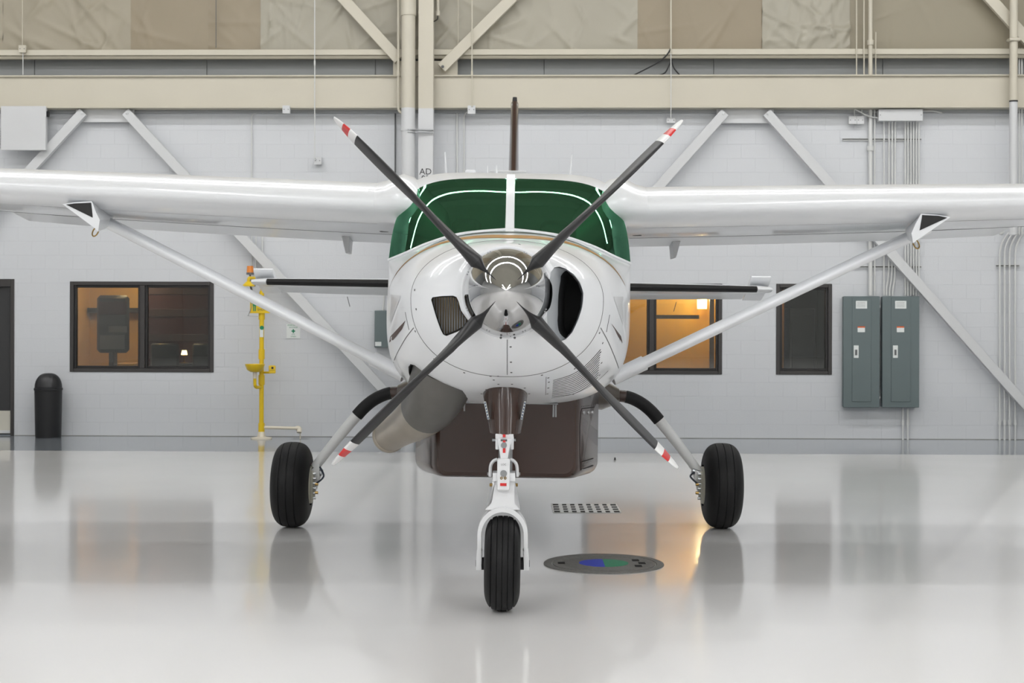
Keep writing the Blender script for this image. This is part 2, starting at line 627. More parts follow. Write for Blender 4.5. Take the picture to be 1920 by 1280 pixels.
# ------------------------------------------------------------------ windows, door, offices behind
def frame_bars(bm, r, y0, y1, wd):
    x0, x1, z0, z1 = r
    box2(bm, (x0, y0, z0), (x0 + wd, y1, z1), 0.004); box2(bm, (x1 - wd, y0, z0), (x1, y1, z1), 0.004)
    box2(bm, (x0 + wd, y0, z0), (x1 - wd, y1, z0 + wd), 0.004); box2(bm, (x0 + wd, y0, z1 - wd), (x1 - wd, y1, z1), 0.004)
def window(name, r, mullions, label):
    root = bpy.data.objects.new(name, None); COL.objects.link(root)
    root.matrix_world = WM @ Matrix.Translation(((r[0] + r[1]) / 2, 0, r[2]))
    off = Matrix.Translation((-(r[0] + r[1]) / 2, 0, -r[2]))
    root['kind'] = 'structure'
    root['label'] = label
    def ad(n, bm, m):
        bmesh.ops.transform(bm, matrix=off, verts=bm.verts); return part(n, bm, m, root)
    bm = B(); frame_bars(bm, r, -0.012, 0.13, 0.055); ad('window_frame', bm, M_BRONZE)
    edges = [r[0] + 0.055] + [v for m in mullions for v in (m - 0.035, m + 0.035)] + [r[1] - 0.055]
    for m in mullions:
        bm = B(); box2(bm, (m - 0.035, -0.008, r[2] + 0.055), (m + 0.035, 0.12, r[3] - 0.055), 0.004); ad('mullion', bm, M_BRONZE)
    for a, b in zip(edges[0::2], edges[1::2]):
        q = (a, b, r[2] + 0.055, r[3] - 0.055)
        bm = B(); frame_bars(bm, q, 0.02, 0.09, 0.035); ad('sash', bm, mat('window_sash_dark', (34, 32, 32), 0.45))
        bm = B(); box2(bm, (a + 0.035, 0.05, q[2] + 0.035), (b - 0.035, 0.056, q[3] - 0.035)); ad('pane', bm, M_GLASS)
    return root
m1 = W(267, 610).x
window('window_1', WIN1, [m1], 'wide two pane bronze window beside the black trash can')
m2 = W(1222, 620).x
window('window_2', WIN2, [m2], 'bronze window with glowing amber room behind the right strut')
window('window_3', WIN3, [], 'narrow dark bronze window beside the grey electrical panels')

# offices: shells of boxes open to the window
M_OFFW = mat('office_amber_wall', (204, 162, 90), 0.6, var=0.08, vscale=1.5)
M_OFFD = mat('office_maroon', (66, 22, 26), 0.6)
M_WOOD = mat('wood_veneer', (202, 158, 64), 0.4, var=0.12, vscale=2.0, stretch=(14, 14, 0.6))
M_OFFC = mat('office_ceiling', (150, 128, 92), 0.8)
M_CARPET = mat('office_carpet', (70, 62, 56), 0.9)
M_DFURN = mat('office_dark_furniture', (30, 29, 30), 0.5)
def office(tag_n, x0, x1, depth, wallm, z1=2.7):
    y0 = 0.302; y1 = y0 + depth
    root = bpy.data.objects.new('office_room_%d' % tag_n, None); COL.objects.link(root); root.matrix_world = WM
    root['kind'] = 'structure'
    bm = B(); box2(bm, (x0, y1, 0), (x1, y1 + 0.05, z1)); part('back_wall', bm, wallm, root)
    bm = B(); box2(bm, (x0 - 0.05, y0, 0), (x0, y1, z1)); part('side_wall', bm, wallm, root)
    bm = B(); box2(bm, (x1, y0, 0), (x1 + 0.05, y1, z1)); part('side_wall', bm, wallm, root)
    bm = B(); box2(bm, (x0, y0, z1), (x1, y1, z1 + 0.05)); part('office_ceiling', bm, M_OFFC, root)
    bm = B(); box2(bm, (x0, y0, -0.05), (x1, y1, 0.0)); part('office_floor', bm, M_CARPET, root)
    return root
def lamp_light(loc, power, col, size):
    l = bpy.data.lights.new('office_lamp_light', 'POINT'); l.energy = power; l.color = col; l.shadow_soft_size = size
    o = bpy.data.objects.new('office_lamp_light', l); COL.objects.link(o); o.matrix_world = WM @ Matrix.Translation(loc)
WARM = (1.0, 0.80, 0.46)
def downlight(x, y, z, label, power):
    a = B(); lathe(a, [(0.07, 0), (0.09, 0.0), (0.09, 0.04), (0.0, 0.04)], (x, y, z - 0.04))
    g = B(); lathe(g, [(0.0, 0.004), (0.068, 0.004), (0.068, 0.01), (0, 0.01)], (x, y, z - 0.04))
    build('downlight', label, 'light', [('trim_ring', a, M_METAL), ('bulb', g, mat('warm_bulb', (255, 190, 110), 0.5, emit=14))], WM, 'office downlights')
    lamp_light((x, y, z - 0.12), power, WARM, 0.05)
# office 1: amber left, added maroon panel on the right for an aircraft's reflection
office(1, WIN1[0] - 0.6, WIN1[1] + 0.5, 2.6, M_OFFW)
a = WIN1[0] + 0.45
downlight(a, 1.5, 2.7, 'round warm downlight in the room behind the two pane window, left', 40)
downlight(m1 - 0.15, 2.2, 2.7, 'round warm downlight in the room behind the two pane window, centre', 22)
PX = W(274, 600, -1.9).x
bm = B(); box2(bm, (PX, 1.9, 0), (WIN1[1] + 0.48, 1.98, 2.69), 0.005)
st = B()
for zz_ in (1.35, 1.75, 2.1):
    box2(st, (PX + .03, 1.885, zz_), (WIN1[1] + 0.45, 1.9, zz_ + 0.12), 0.004)
build('reflection_panel', 'tall dark maroon panel added for the aircraft reflection in the right pane of the wide window', 'partition',
      [('panel', bm, M_OFFD), ('panel_band', st, mat('maroon_panel_band', (64, 44, 46), 0.5))], WM)
DX0, DX1 = W(180, 600, -1.4).x, W(241, 600, -1.4).x; DM = (DX0 + DX1) / 2
bm = B(); box2(bm, (DX0, 1.4, 1.18), (DX1, 1.5, 2.08), 0.05)
lg = B(); box2(lg, (DM - .04, 1.35, 0.0), (DM + .04, 1.55, 1.2), 0.01)
ft = B(); box2(ft, (DX0, 1.25, 0.0), (DX1, 1.65, 0.04), 0.01)
mb_ = B(); box2(mb_, (DX0 + .04, 1.392, 1.78), (DX1 - .03, 1.4, 1.98), .002)
gl_ = B(); box2(gl_, (DX0 + .06, 1.388, 1.24), (DX1 - .06, 1.4, 1.46), .002); box2(gl_, (DX0 + .2, 1.386, 1.5), (DX1 - .02, 1.392, 1.6), .002)
build('display_stand', 'dark upright display stand in the amber room behind the wide window', 'display',
      [('panel', bm, M_DFURN), ('post', lg, M_DFURN), ('foot', ft, M_DFURN), ('maroon_band', mb_, M_OFFD), ('grey_leaflet', gl_, mat('leaflet_grey', (96, 98, 96), .6))], WM)
def office_chair(x, y, label, s=1.0):
    se = B(); box2(se, (x - .24, y - .24, .44), (x + .24, y + .24, .52), .03)
    bk = B(); box2(bk, (x - .22, y + .18, .56), (x + .22, y + .25, 1.34 * s), .03)
    po = B(); tube(po, [(x, y, .1), (x, y, .45)], .03, 8)
    ba = B()
    for k in range(5):
        t = 2 * PI * k / 5
        tube(ba, [(x, y, .1), (x + .28 * math.cos(t), y + .28 * math.sin(t), .05)], .018, 6)
    ars = []
    for sg in (-1, 1):
        ar = B(); ars.append(('armrest', ar, M_DFURN)); tube(ar, [(x + sg * .25, y + .1, .46), (x + sg * .27, y + .1, .7), (x + sg * .27, y - .18, .7), (x + sg * .25, y - .18, .46)], .016, 6)
    build('office_chair', label, 'chair', [('seat', se, M_DFURN), ('backrest', bk, M_DFURN), ('post', po, M_DFURN), ('base', ba, M_DFURN)] + ars, WM, 'office chairs')
office_chair(W(304, 650, -.9).x, .85, 'dark office chair behind the wide window, nearer its mullion')
office_chair(W(380, 650, -.8).x, .85, 'dark office chair behind the wide window, nearer the shower')
bm = B(); box2(bm, (WIN1[0] + .1, 1.9, 0.95), (m1 - .65, 2.4, 1.0), .005)
l1 = B(); box2(l1, (WIN1[0] + .12, 1.95, 0), (WIN1[0] + .16, 2.35, .95)); l2 = B(); box2(l2, (m1 - .72, 1.95, 0), (m1 - .68, 2.35, .95))
build('counter', 'wood counter in the amber room behind the wide window', 'counter', [('top', bm, M_WOOD), ('panel', l1, M_WOOD), ('panel', l2, M_WOOD)], WM)
sh = B(); box2(sh, (WIN1[0] - .58, 2.7, W(200, 586, -2.7).z), (PX - .05, 2.898, W(200, 577, -2.7).z), .005)
build('wall_shelf', 'dark shelf on the amber wall behind the left pane of the wide window', 'shelf', [('shelf', sh, M_DFURN)], WM)
tb = B(); tx0, tx1 = W(300, 680, -1.45).x, W(385, 680, -1.45).x
box2(tb, (tx0, 1.46, .98), (tx1, 1.85, 1.02), .004)
tl = B(); box2(tl, (tx0 + .05, 1.5, 0), (tx0 + .09, 1.8, .98)); tl2 = B(); box2(tl2, (tx1 - .09, 1.5, 0), (tx1 - .05, 1.8, .98))
build('side_table', 'dark narrow table behind the right pane of the wide window', 'table', [('top', tb, M_DFURN), ('leg', tl, M_DFURN), ('leg', tl2, M_DFURN)], WM)
lx = W(342, 680, -1.5).x
lb = B(); lathe(lb, [(0, 0), (.06, 0), (.06, .01), (.012, .015), (.012, .16), (0, .16)], (lx, 1.62, 1.02), seg=16)
ls = B(); lathe(ls, [(.05, .13), (.035, .2)], (lx, 1.62, 1.02), seg=16)
build('desk_lamp', 'tiny lit desk lamp on the dark table behind the wide window', 'lamp', [('stem', lb, M_BRASS), ('shade', ls, mat('sconce_glow', (255, 226, 160), 0.5, emit=7))], WM)
# office 2: bright amber wood wall and a sconce
office(2, WIN2[0] - 0.3, WIN2[1] + 0.25, 1.5, M_WOOD)
x_, z_ = W(1316, 567, -1.7).x, W(1316, 568, -1.7).z
sc_b = B(); box2(sc_b, (x_ - .05, 1.74, z_ - .05), (x_ + .05, 1.8, z_ + .05), .005)
sc_s = B(); lathe(sc_s, [(0.075, -.09), (0.08, .09)], (x_, 1.67, z_), seg=20)
build('wall_sconce', 'small glowing square sconce lamp on the amber office wall', 'lamp',
      [('bracket', sc_b, M_METAL), ('shade', sc_s, mat('sconce_glow', (255, 226, 160), 0.5, emit=7))], WM)
lamp_light((x_, 1.45, z_ + 0.1), 16, WARM, 0.08)
downlight((WIN2[0] + WIN2[1]) / 2 + 0.3, 1.0, 2.7, 'round warm downlight in the amber room behind the right strut', 48)
pf = B()
for zc in (W(1280, 594, -1.3).z,):
    box2(pf, (m2 + .04, 1.25, zc - .03), (WIN2[1] - .2, 1.3, zc + .03))
box2(pf, (W(1330, 600, -1.3).x, 1.25, 0), (W(1330, 600, -1.3).x + .07, 1.3, 2.69))
build('partition_frame', 'dark bronze partition frame with transom inside the amber room', 'partition', [('frame', pf, M_BRONZE)], WM)
sl = []
bm = B()
for k in range(34):
    zc = WIN2[2] + .12 + k * 0.032
    box(bm, ((WIN2[0] + m2) / 2, 0.2, zc), (m2 - WIN2[0] - .16, 0.022, 0.0025), rot=None)
hd = B(); box2(hd, (WIN2[0] + .07, 0.17, WIN2[3] - .11), (m2 - .07, 0.23, WIN2[3] - .06), .004)
o = build('window_blind', 'amber horizontal blind behind the left pane beside the fuselage', 'blind',
          [('head_rail', hd, M_BRONZE), ('slat_stack', bm, mat('blind_tan', (200, 150, 84), 0.5))], WM)
for c in o.children:
    if c.name.startswith('slat_stack'): c['kind'] = 'stuff'
# office 3: dark room with amber strip
office(3, WIN3[0] - 0.3, WIN3[1] + 0.25, 2.2, mat('office_dim_wall', (58, 48, 40), 0.6))
bm = B(); box2(bm, (WIN3[0] - .28, 1.2, 0), (W(1470, 600, -1.2).x, 1.26, 2.69))
build('wood_panel', 'amber wood panel glimpsed at the left edge of the narrow window', 'panel', [('panel', bm, mat('lit_wood', (196, 128, 52), 0.5))], WM)
lamp_light((WIN3[0] - .05, 0.8, 2.3), 7, WARM, 0.05)
bm = B(); box2(bm, (W(1482, 600, -1.2).x, 1.3, .0), (W(1530, 600, -1.2).x, 1.75, 1.9), .01)
bb = B(); box2(bb, (W(1487, 600, -1.2).x, 1.28, .12), (W(1526, 600, -1.2).x, 1.3, 1.8), .004)
build('cupboard', 'tall dark cupboard inside the narrow window', 'cupboard', [('body', bm, M_DFURN), ('door', bb, M_DFURN)], WM)

# door
root = bpy.data.objects.new('door_1', None); COL.objects.link(root)
root.matrix_world = WM; root['kind'] = 'structure'; root['label'] = 'dark grey steel door with pale kick plate at the left edge'
x0, x1, z0, z1 = DOOR[0], DOOR[1], 0.0, DOOR[3]
bm = B(); fw = 0.052
box2(bm, (x1 - fw, -0.015, 0), (x1, 0.2, z1), .004); box2(bm, (x0, -0.015, 0), (x0 + fw, 0.2, z1), .004)
box2(bm, (x0 + fw, -0.015, z1 - .11), (x1 - fw, 0.2, z1), .004)
part('door_frame', bm, M_BRONZE, root)
bm = B(); box2(bm, (x0 + fw + .003, 0.035, 0.012), (x1 - fw - .003, 0.08, z1 - .113), .004)
leaf = part('door_leaf', bm, M_DOOR, root)
kp0, kp1 = W(10, 808).z, W(10, 770).z
bm = B(); box2(bm, (x0 + fw + .02, 0.031, kp0), (x1 - fw - .008, 0.035, kp1), .001); part('kick_plate', bm, mat('kick_plate_steel', (206, 202, 190), 0.35, metal=0.4), leaf)
bm = B(); box2(bm, (x0 + fw + .02, 0.02, 0.03), (x1 - fw - .008, 0.034, 0.075), .003); part('door_sweep', bm, M_GREYSTEEL, leaf)
bm = B(); tube(bm, [(x0 + .16, 0.03, 1.02), (x0 + .16, -0.03, 1.02), (x0 + .28, -0.03, 1.02)], .012, 8); part('door_handle', bm, M_METAL, leaf)

# ------------------------------------------------------------------ steel frame on the back wall
def bar2(p0, p1, w0, w1, width, name_bm=None):
    """flat bar between two photo points at offset w0..w1 from the wall; width in metres"""
    a = W(p0[0], p0[1], (w0 + w1) / 2); b = W(p1[0], p1[1], (w0 + w1) / 2)
    bm = name_bm or B()
    d = Vector((b.x - a.x, 0, b.z - a.z)); L = d.length; d.normalize()
    ang = math.atan2(d.z, d.x)
    rot = Matrix.Rotation(-ang, 3, 'Y')
    box(bm, ((a.x + b.x) / 2, -(w0 + w1) / 2, (a.z + b.z) / 2), (L, abs(w1 - w0), width), 0.004, rot)
    return bm
def xz(px, py, w): 
    p = W(px, py, w); return p.x, p.z

bm = B(); box2(bm, (DOOR[1] + .01, -0.005, 0), (HX - .01, 0.0, .008))
o = part('baseboard_back', bm, mat('grimy_caulk', (136, 136, 132), .8, var=.3, vscale=4)); o.matrix_world = WM; o['kind'] = 'structure'
# long cream beam: web and two flanges
bz0, bz1 = W(960, 202.5, .22).z, W(960, 140.5, .22).z
g0, g1 = B(), B(); wb = B()
box2(wb, (-HX + .01, -0.20, bz0 + .02), (HX - .01, -0.17, bz1 - .02))
box2(g0, (-HX + .01, -0.24, bz0), (HX - .01, -0.02, bz0 + .022), .004)
box2(g1, (-HX + .01, -0.24, bz1 - .022), (HX - .01, -0.02, bz1), .004)
build('steel_beam', 'deep cream painted steel beam running the whole back wall', 'beam', [('web', wb, M_CREAM), ('flange', g0, M_CREAM), ('flange', g1, M_CREAM)], WM)
za, zb = W(960, 105, .1).z, W(960, 94, .1).z
bm = B(); box2(bm, (-HX + .01, -0.19, za), (HX - .01, -0.12, zb), .008)
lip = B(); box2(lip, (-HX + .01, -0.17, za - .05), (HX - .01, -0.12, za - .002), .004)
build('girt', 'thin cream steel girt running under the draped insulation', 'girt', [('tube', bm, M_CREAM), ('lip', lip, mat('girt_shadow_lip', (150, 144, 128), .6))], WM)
# gap strip under beam
bm = B(); box2(bm, (-HX + .01, -0.05, W(960, 212, .05).z), (HX - .01, -0.004, W(960, 205, .05).z), .003)
o = part('trim_1', bm, mat('grey_trim', (150, 152, 153), .5)); o.matrix_world = WM; o['kind'] = 'structure'

# round pipe column and wide flange column
M_PAINTLINE = M_GREYSTEEL
def two_tone(mk, zsplit, name, label, cat, extra=None):
    lo, hi = mk(0.0, zsplit), mk(zsplit, HZ - 0.002)
    build(name, label, cat, [('lower_length', lo, M_GREYSTEEL), ('upper_length', hi, M_CREAM)] + (extra or []), WM)
w_pipe = 0.42
pxc = W(765, 400, w_pipe).x
pr = (W(778, 300, w_pipe).x - W(752, 300, w_pipe).x) / 2
zs = W(765, 203, w_pipe).z
def mkpipe(z0, z1):
    bm = B(); tube(bm, [(pxc, -w_pipe, z0), (pxc, -w_pipe, z1)], pr, 28); return bm
sl_ = B(); tube(sl_, [(pxc, -w_pipe, W(765, 30, w_pipe).z), (pxc, -w_pipe, HZ - .002)], pr * 1.1, 28)
cl = B(); tube(cl, [(pxc, -w_pipe, W(765, 246, w_pipe).z), (pxc, -w_pipe, W(765, 241, w_pipe).z)], pr * 1.08, 28)
two_tone(mkpipe, zs, 'drain_pipe', 'thick round vertical pipe beside the flanged column, cream above and grey below', 'pipe',
         [('sleeve', sl_, M_CREAM), ('clamp', cl, M_GREYSTEEL)])
c0, c1 = W(784, 300, .42).x, W(812, 300, .42).x
def mkcol(z0, z1):
    bm = B()
    box2(bm, (c0, -0.42, z0), (c1, -0.40, z1)); box2(bm, ((c0 + c1) / 2 - .008, -0.40, z0), ((c0 + c1) / 2 + .008, -0.26, z1))
    box2(bm, (c0, -0.26, z0), (c1, -0.245, z1)); return bm
tx = text_bm('AD', 0.125, Matrix.Translation(((c0 + c1) / 2, -0.4205, W(798, 322, .42).z)) @ FACE)
tx2 = text_bm('02', 0.125, Matrix.Translation(((c0 + c1) / 2, -0.4205, W(798, 335, .42).z)) @ FACE)
M_INK = mat('black_lettering', (36, 38, 40), .6)
two_tone(mkcol, zs, 'steel_column', 'flanged steel column lettered AD, cream above and grey below', 'column', [('lettering', tx, M_INK), ('lettering', tx2, M_INK)])
bm = B(); tube(bm, [(pxc, -w_pipe - pr, W(778, 243, .5).z), (c1, -0.44, W(778, 243, .5).z)], .012, 8)
tube(bm, [(pxc, -w_pipe - pr, W(778, 248, .5).z), (c1, -0.44, W(778, 248, .5).z)], .008, 8)
build('pipe_strap', 'thin steel strap tying the round pipe to the flanged column', 'strap', [('strap', bm, M_METAL)], WM)
# gussets over the beam at the column
def plate(px0, py0, px1, py1, w0, w1, m, name, label, bolts=()):
    a = W(px0, py1, w1); b = W(px1, py0, w1)
    bm = B(); box2(bm, (a.x, -w0, a.z), (b.x, -w1, b.z), .003)
    ps = [('plate', bm, m)]
    return build(name, label, 'plate', ps, WM)
plate(737, 114, 858, 141, .10, .135, M_CREAM, 'gusset_plate', 'cream gusset plate above the beam behind the column')
def brace(p0, p1, w0, w1, width, m, label, bolt=None):
    bm = bar2(p0, p1, w0, w1, width)
    ps = [('bar', bm, m)]
    if bolt:
        for bp in bolt:
            q = W(bp[0], bp[1], w1); k = B(); lathe(k, [(0, 0), (.022, 0), (.022, -.008), (0, -.012)][::-1], (q.x, -w1, q.z), 'Y', 10)
            ps.append(('bolt', k, bolt_m))
    return build('diagonal_brace', label, 'brace', ps, WM)
bolt_m = M_UNDER
brace((600, -50), (748, 112), .195, .265, .155, M_CREAM, 'cream diagonal brace rising left from the column above the beam')
brace((1010, -53), (828, 128), .195, .265, .155, M_CREAM, 'cream diagonal brace rising right from the column above the beam', [(830, 125)])
brace((1795, -70), (1972, 126), .195, .265, .155, M_CREAM, 'cream diagonal brace in the upper right corner')
bolt_m = M_GREYSTEEL
for gx0, gx1, nm in ((142, 251, 'left'), (1344, 1451, 'right')):
    plate(gx0, 203, gx1, 229 if nm == 'left' else 231, .05, .09, M_GREYSTEEL, 'gusset_plate', 'grey gusset plate under the beam holding the %s pair of braces' % nm)
brace((157, 210), (-60, 446), .10, .19, .135, M_GREYSTEEL, 'grey diagonal brace running down behind the grey wall box at far left', [(154, 212)])
brace((236, 210), (795, 812), .10, .19, .135, M_GREYSTEEL, 'grey diagonal brace running down behind the yellow shower to the column foot', [(238, 212)])
brace((1359, 211), (824, 812), .10, .19, .135, M_GREYSTEEL, 'grey diagonal brace running down behind the right wing and fuselage', [(1357, 213)])
brace((1437, 211), (1985, 830), .10, .19, .135, M_GREYSTEEL, 'grey diagonal brace running down past the electrical panels', [(1440, 213)])
# ================================================================== things on the back wall and floor
def path_w(pts, w):
    out = []
    for p in pts:
        q = W(p[0], p[1], w if len(p) < 3 else p[2]); out.append(Vector((q.x, q.y, q.z)))
    return out
def rounded(pts, r=0.12, n=5):
    out = [pts[0]]
    for i in range(1, len(pts) - 1):
        a, b, c = pts[i - 1], pts[i], pts[i + 1]
        d0 = (a - b); d1 = (c - b)
        rr = min(r, d0.length * .45, d1.length * .45)
        p0 = b + d0.normalized() * rr; p1 = b + d1.normalized() * rr
        for k in range(n + 1):
            t = k / n
            out.append(p0 * (1 - t) ** 2 + b * 2 * t * (1 - t) + p1 * t * t)
    out.append(pts[-1])
    return out
def conduit(pts, r, w, label, m=None, name='conduit', cat='conduit', fit=(), group=None):
    p = rounded(path_w(pts, w), 0.10)
    bm = B(); tube(bm, p, r, 10)
    ps = [('tube', bm, m or M_CONDUIT)]
    for f in fit:
        q = W(f[0], f[1], w)
        k = B(); tube(k, [(q.x, q.y, q.z - .035), (q.x, q.y, q.z + .035)], r * 1.6, 10); ps.append(('coupling', k, m or M_CONDUIT))
    return build(name, label, cat, ps, WM, group)
def wbox(px0, py0, px1, py1, d, label, name='junction_box', m=None, cat='box', w=0.0, screws=True, bev=.006):
    a = W(px0, py1, w + d); b = W(px1, py0, w + d)
    bm = B(); box2(bm, (a.x, -w - .002, a.z), (b.x, -w - d + .006, b.z), bev)
    lid = B(); box2(lid, (a.x - .003, -w - d + .006, a.z - .003), (b.x + .003, -w - d, b.z + .003), .002)
    ps = [('body', bm, m or M_GREYSTEEL), ('lid', lid, m or M_GREYSTEEL)]
    if screws:
        for sx in (a.x + .02, b.x - .02):
            for sz in ((a.z + b.z) / 2,):
                k = B(); lathe(k, [(0, -.004), (.007, -.003), (.007, 0)], (sx, -w - d, sz), 'Y', 8); ps.append(('screw', k, M_UNDER))
    return build(name, label, cat, ps, WM)

# upper left grey box with louvres
a = W(3, 281, .28); b = W(86, 200, .28)
bm = B(); box2(bm, (a.x, -.20, a.z), (b.x, -.28, b.z), .01)
std = B(); box2(std, (a.x + .05, -.004, a.z + .25), (a.x + .1, -.20, a.z + .3))
std2 = B(); box2(std2, (a.x + .4, -.004, b.z - .12), (a.x + .45, -.20, b.z - .07))
lid = B(); box2(lid, (a.x - .008, -.28, a.z - .008), (b.x + .008, -.30, b.z + .008), .006)
lt = B(); box2(lt, (b.x, -.205, b.z - .14), (b.x + .03, -.26, b.z - .06), .005)
ps = [('body', bm, M_GREYSTEEL), ('cover', lid, M_GREYSTEEL), ('latch', lt, M_BLACK), ('standoff', std, M_GREYSTEEL), ('standoff', std2, M_GREYSTEEL)]
build('equipment_box', 'large square grey steel equipment box high at the far left under the beam', 'box', ps, WM)
ps = []
fr = B(); box2(fr, (a.x - .62, -.004, a.z + .06), (a.x - .05, -.03, a.z + .36), .004); ps.append(('frame', fr, M_GREYSTEEL))
for k in range(7):
    s_ = B(); box(s_, (a.x - .335, -.04, a.z + .095 + k * .038), (.52, .045, .006), 0, Matrix.Rotation(.6, 3, 'X')); ps.append(('slat', s_, M_GREYSTEEL))
build('wall_vent', 'grey louvred vent beside the square box at the far left edge', 'vent', ps, WM)

# thin drops and boxes
conduit([(590, -60), (590, 296)], .008, .26, 'thin conduit dropping past the beam to a small square box, left of the propeller tip', fit=[(590, 118)])
wbox(589, 294, 602, 308, .09, 'small square grey box at the end of the thin drop left of the propeller', w=.01)
conduit([(590, 296, .26), (594, 300, .05)], .006, .1, 'short stub of conduit entering the small square box', name='conduit_stub')
wbox(530, 198, 543, 212, .09, 'small square grey box under the beam left of the upper left propeller tip', w=.2)
conduit([(531, 211, .03), (480, 211), (472, 216), (472, 560)], .009, .03, 'thin conduit turning down from the small box behind the left wing')
conduit([(492, 440), (492, 560)], .014, .03, 'thin conduit rising behind the yellow shower pole')
conduit([(480, 440), (480, 520)], .008, .03, 'thinnest conduit rising behind the amber beacon')
wbox(35, 85, 48, 98, .06, 'small square cream box on the girt at the far left', m=M_CREAM, w=.195)
conduit([(42, -50), (42, 86)], .005, .22, 'thin wire drop above the small cream box', m=M_CREAM)
conduit([(43, 98), (43, 140)], .006, .22, 'thin conduit below the small cream box', m=M_CONDUIT)
conduit([(405, -60), (405, 90)], .005, .13, 'thin rod hanging in front of the tan insulation', m=M_UNDER, name='hanging_rod', cat='rod')
conduit([(747, -60), (747, 210), (763, 214)], .018, .36, 'cream pipe close to the left side of the round pipe', m=M_CREAM, fit=[(747, 138)])
conduit([(741, 212), (741, 330)], .010, .02, 'dark thin conduit at the wall joint left of the round pipe', m=M_UNDER)
conduit([(885, -60), (885, 200)], .010, .30, 'thin cream conduit dropping to the small box left of the tail fin', m=M_CREAM, fit=[(885, 138)])
wbox(877, 198, 891, 213, .09, 'small square grey box under the beam right of the column', w=.2)
conduit([(878, 209, .22), (870, 214, .03), (870, 330)], .010, .03, 'thin conduit curving down from the small box right of the column')
conduit([(857, 206), (857, 330)], .012, .03, 'plain thin conduit right of the lettered column')
conduit([(859, -60), (859, 90)], .006, .13, 'thin cream wire hanging beside the upper right brace', m=M_CREAM, name='hanging_rod', cat='rod')
conduit([(821, -60), (821, 26)], .020, .3, 'short cream pipe end hanging beside the column top', m=M_CREAM, fit=[(821, 25)])
pth = smooth_path(path_w([(821, 28, .3), (820, 36, .3), (814, 40, .38)], .3), 6); bm = B(); tube(bm, pth, .008, 8)
build('cable_stub', 'short black cable curling from the cream pipe end to the column', 'cable', [('cable', bm, M_BLACK)], WM)
conduit([(1258, -60), (1258, 100)], .012, .2, 'bunch of pale cables hanging over the girt right of the fin', m=M_CREAM, name='cable_bunch', cat='cable')
for pts, lb, mm in (([(1258, 90), (1250, 103), (1232, 118), (1188, 141)], 'black cable sagging left from the bunch to the beam', M_BLACK),
                    ([(1259, 112), (1250, 132), (1244, 138), (1232, 142)], 'short dark cable curling left of the bunch foot', M_BLACK),
                    ([(1259, 112), (1264, 128), (1276, 142)], 'short dark cable curling right of the bunch foot', M_BLACK)):
    p = smooth_path(path_w(pts, .2), 6); bm = B(); tube(bm, p, .010, 8)
    build('cable', lb, 'cable', [('cable', bm, mm)], WM)
conduit([(1258, 100), (1258, 222)], .006, .27, 'thin pale wire dropping down the beam face right of the fin', m=M_CONDUIT, name='wire', cat='wire')
wbox(1250, 221, 1266, 230, .06, 'small flat grey box behind the upper right propeller tip', w=.02)

# right hand electrical group
wbox(1648, 205, 1730, 226, .16, 'long grey wiring trough under the beam above the electrical panels', name='wiring_trough', w=.02)
wbox(1592, 218, 1606, 232, .07, 'small square grey box left of the wiring trough, outer one', w=.02)
wbox(1607, 218, 1620, 232, .07, 'small square grey box left of the wiring trough, inner one', w=.02)
conduit([(1602, 204, .05), (1602, 219)], .007, .05, 'short conduit into the outer small box beside the trough', name='conduit_stub')
conduit([(1616, 204, .05), (1616, 219)], .007, .05, 'short conduit into the inner small box beside the trough', name='conduit_stub')
conduit([(1602, 204), (1630, 219), (1648, 221)], .010, .10, 'conduit bending from the beam into the wiring trough')
conduit([(1730, 208), (1750, 208), (1766, 212)], .010, .08, 'conduit leaving the right end of the wiring trough')
conduit([(1632, -60), (1632, 141)], .030, .23, 'thick cream vertical conduit above the beam near the wiring trough', m=M_CREAM, fit=[(1632, 80)])
conduit([(1632, 206), (1632, 554)], .030, .05, 'thick grey vertical conduit left of the wiring trough', m=M_CONDUIT, fit=[(1632, 278)])
conduit([(1640, 206), (1640, 554)], .010, .06, 'thin conduit beside the thick one', m=M_CONDUIT)
conduit([(1606, -60), (1606, 140)], .009, .21, 'thin cream conduit above the beam, left of three', m=M_CREAM)
conduit([(1620, -60), (1620, 140)], .010, .21, 'thin cream conduit above the beam, middle of three', m=M_CREAM)
conduit([(1642, 60), (1642, 140)], .008, .21, 'thin cream conduit above the beam, right of three', m=M_CREAM)
for k, x in enumerate((1657.5, 1667, 1673, 1678.5)):
    if k == 0: pts = [(x, 226), (x, 554)]
    else: pts = [(x + .0, 226), (x - 0.5, 510 + k * 3), (x - 5, 540 + k * 2), (x - 5, 554)]
    conduit(pts, .0115, .05, ['leftmost', 'second', 'third', 'rightmost'][k] + ' conduit of the left bunch under the wiring trough')
for k, x in enumerate((1697.5, 1702.5, 1708, 1713, 1718, 1723)):
    conduit([(x, 226), (x, 554)], .0115, .05,
            ['first', 'second', 'third', 'fourth', 'fifth', 'sixth'][k] + ' conduit from the left in the right bunch under the wiring trough')
def channel(px0, px1, py, label, h=.032):
    a = W(px0, py, .025); b = W(px1, py, .025)
    bm = B(); box2(bm, (a.x, -.002, a.z - h / 2), (b.x, -.03, a.z - h / 2 + .008)); box2(bm, (a.x, -.002, a.z + h / 2 - .008), (b.x, -.03, a.z + h / 2))
    bk = B(); box2(bk, (a.x, -.002, a.z - h / 2 + .008), (b.x, -.006, a.z + h / 2 - .008))
    build('strut_channel', label, 'channel', [('lip', bm, M_CONDUIT), ('back', bk, M_UNDER)], WM)
channel(1580, 1728, 261, 'slotted steel channel clamping conduits below the wiring trough')
channel(1588, 1728, 500, 'slotted steel channel clamping conduits above the electrical panels')
channel(1868, 1912, 498, 'short slotted channel clamping the four conduits at the right edge')
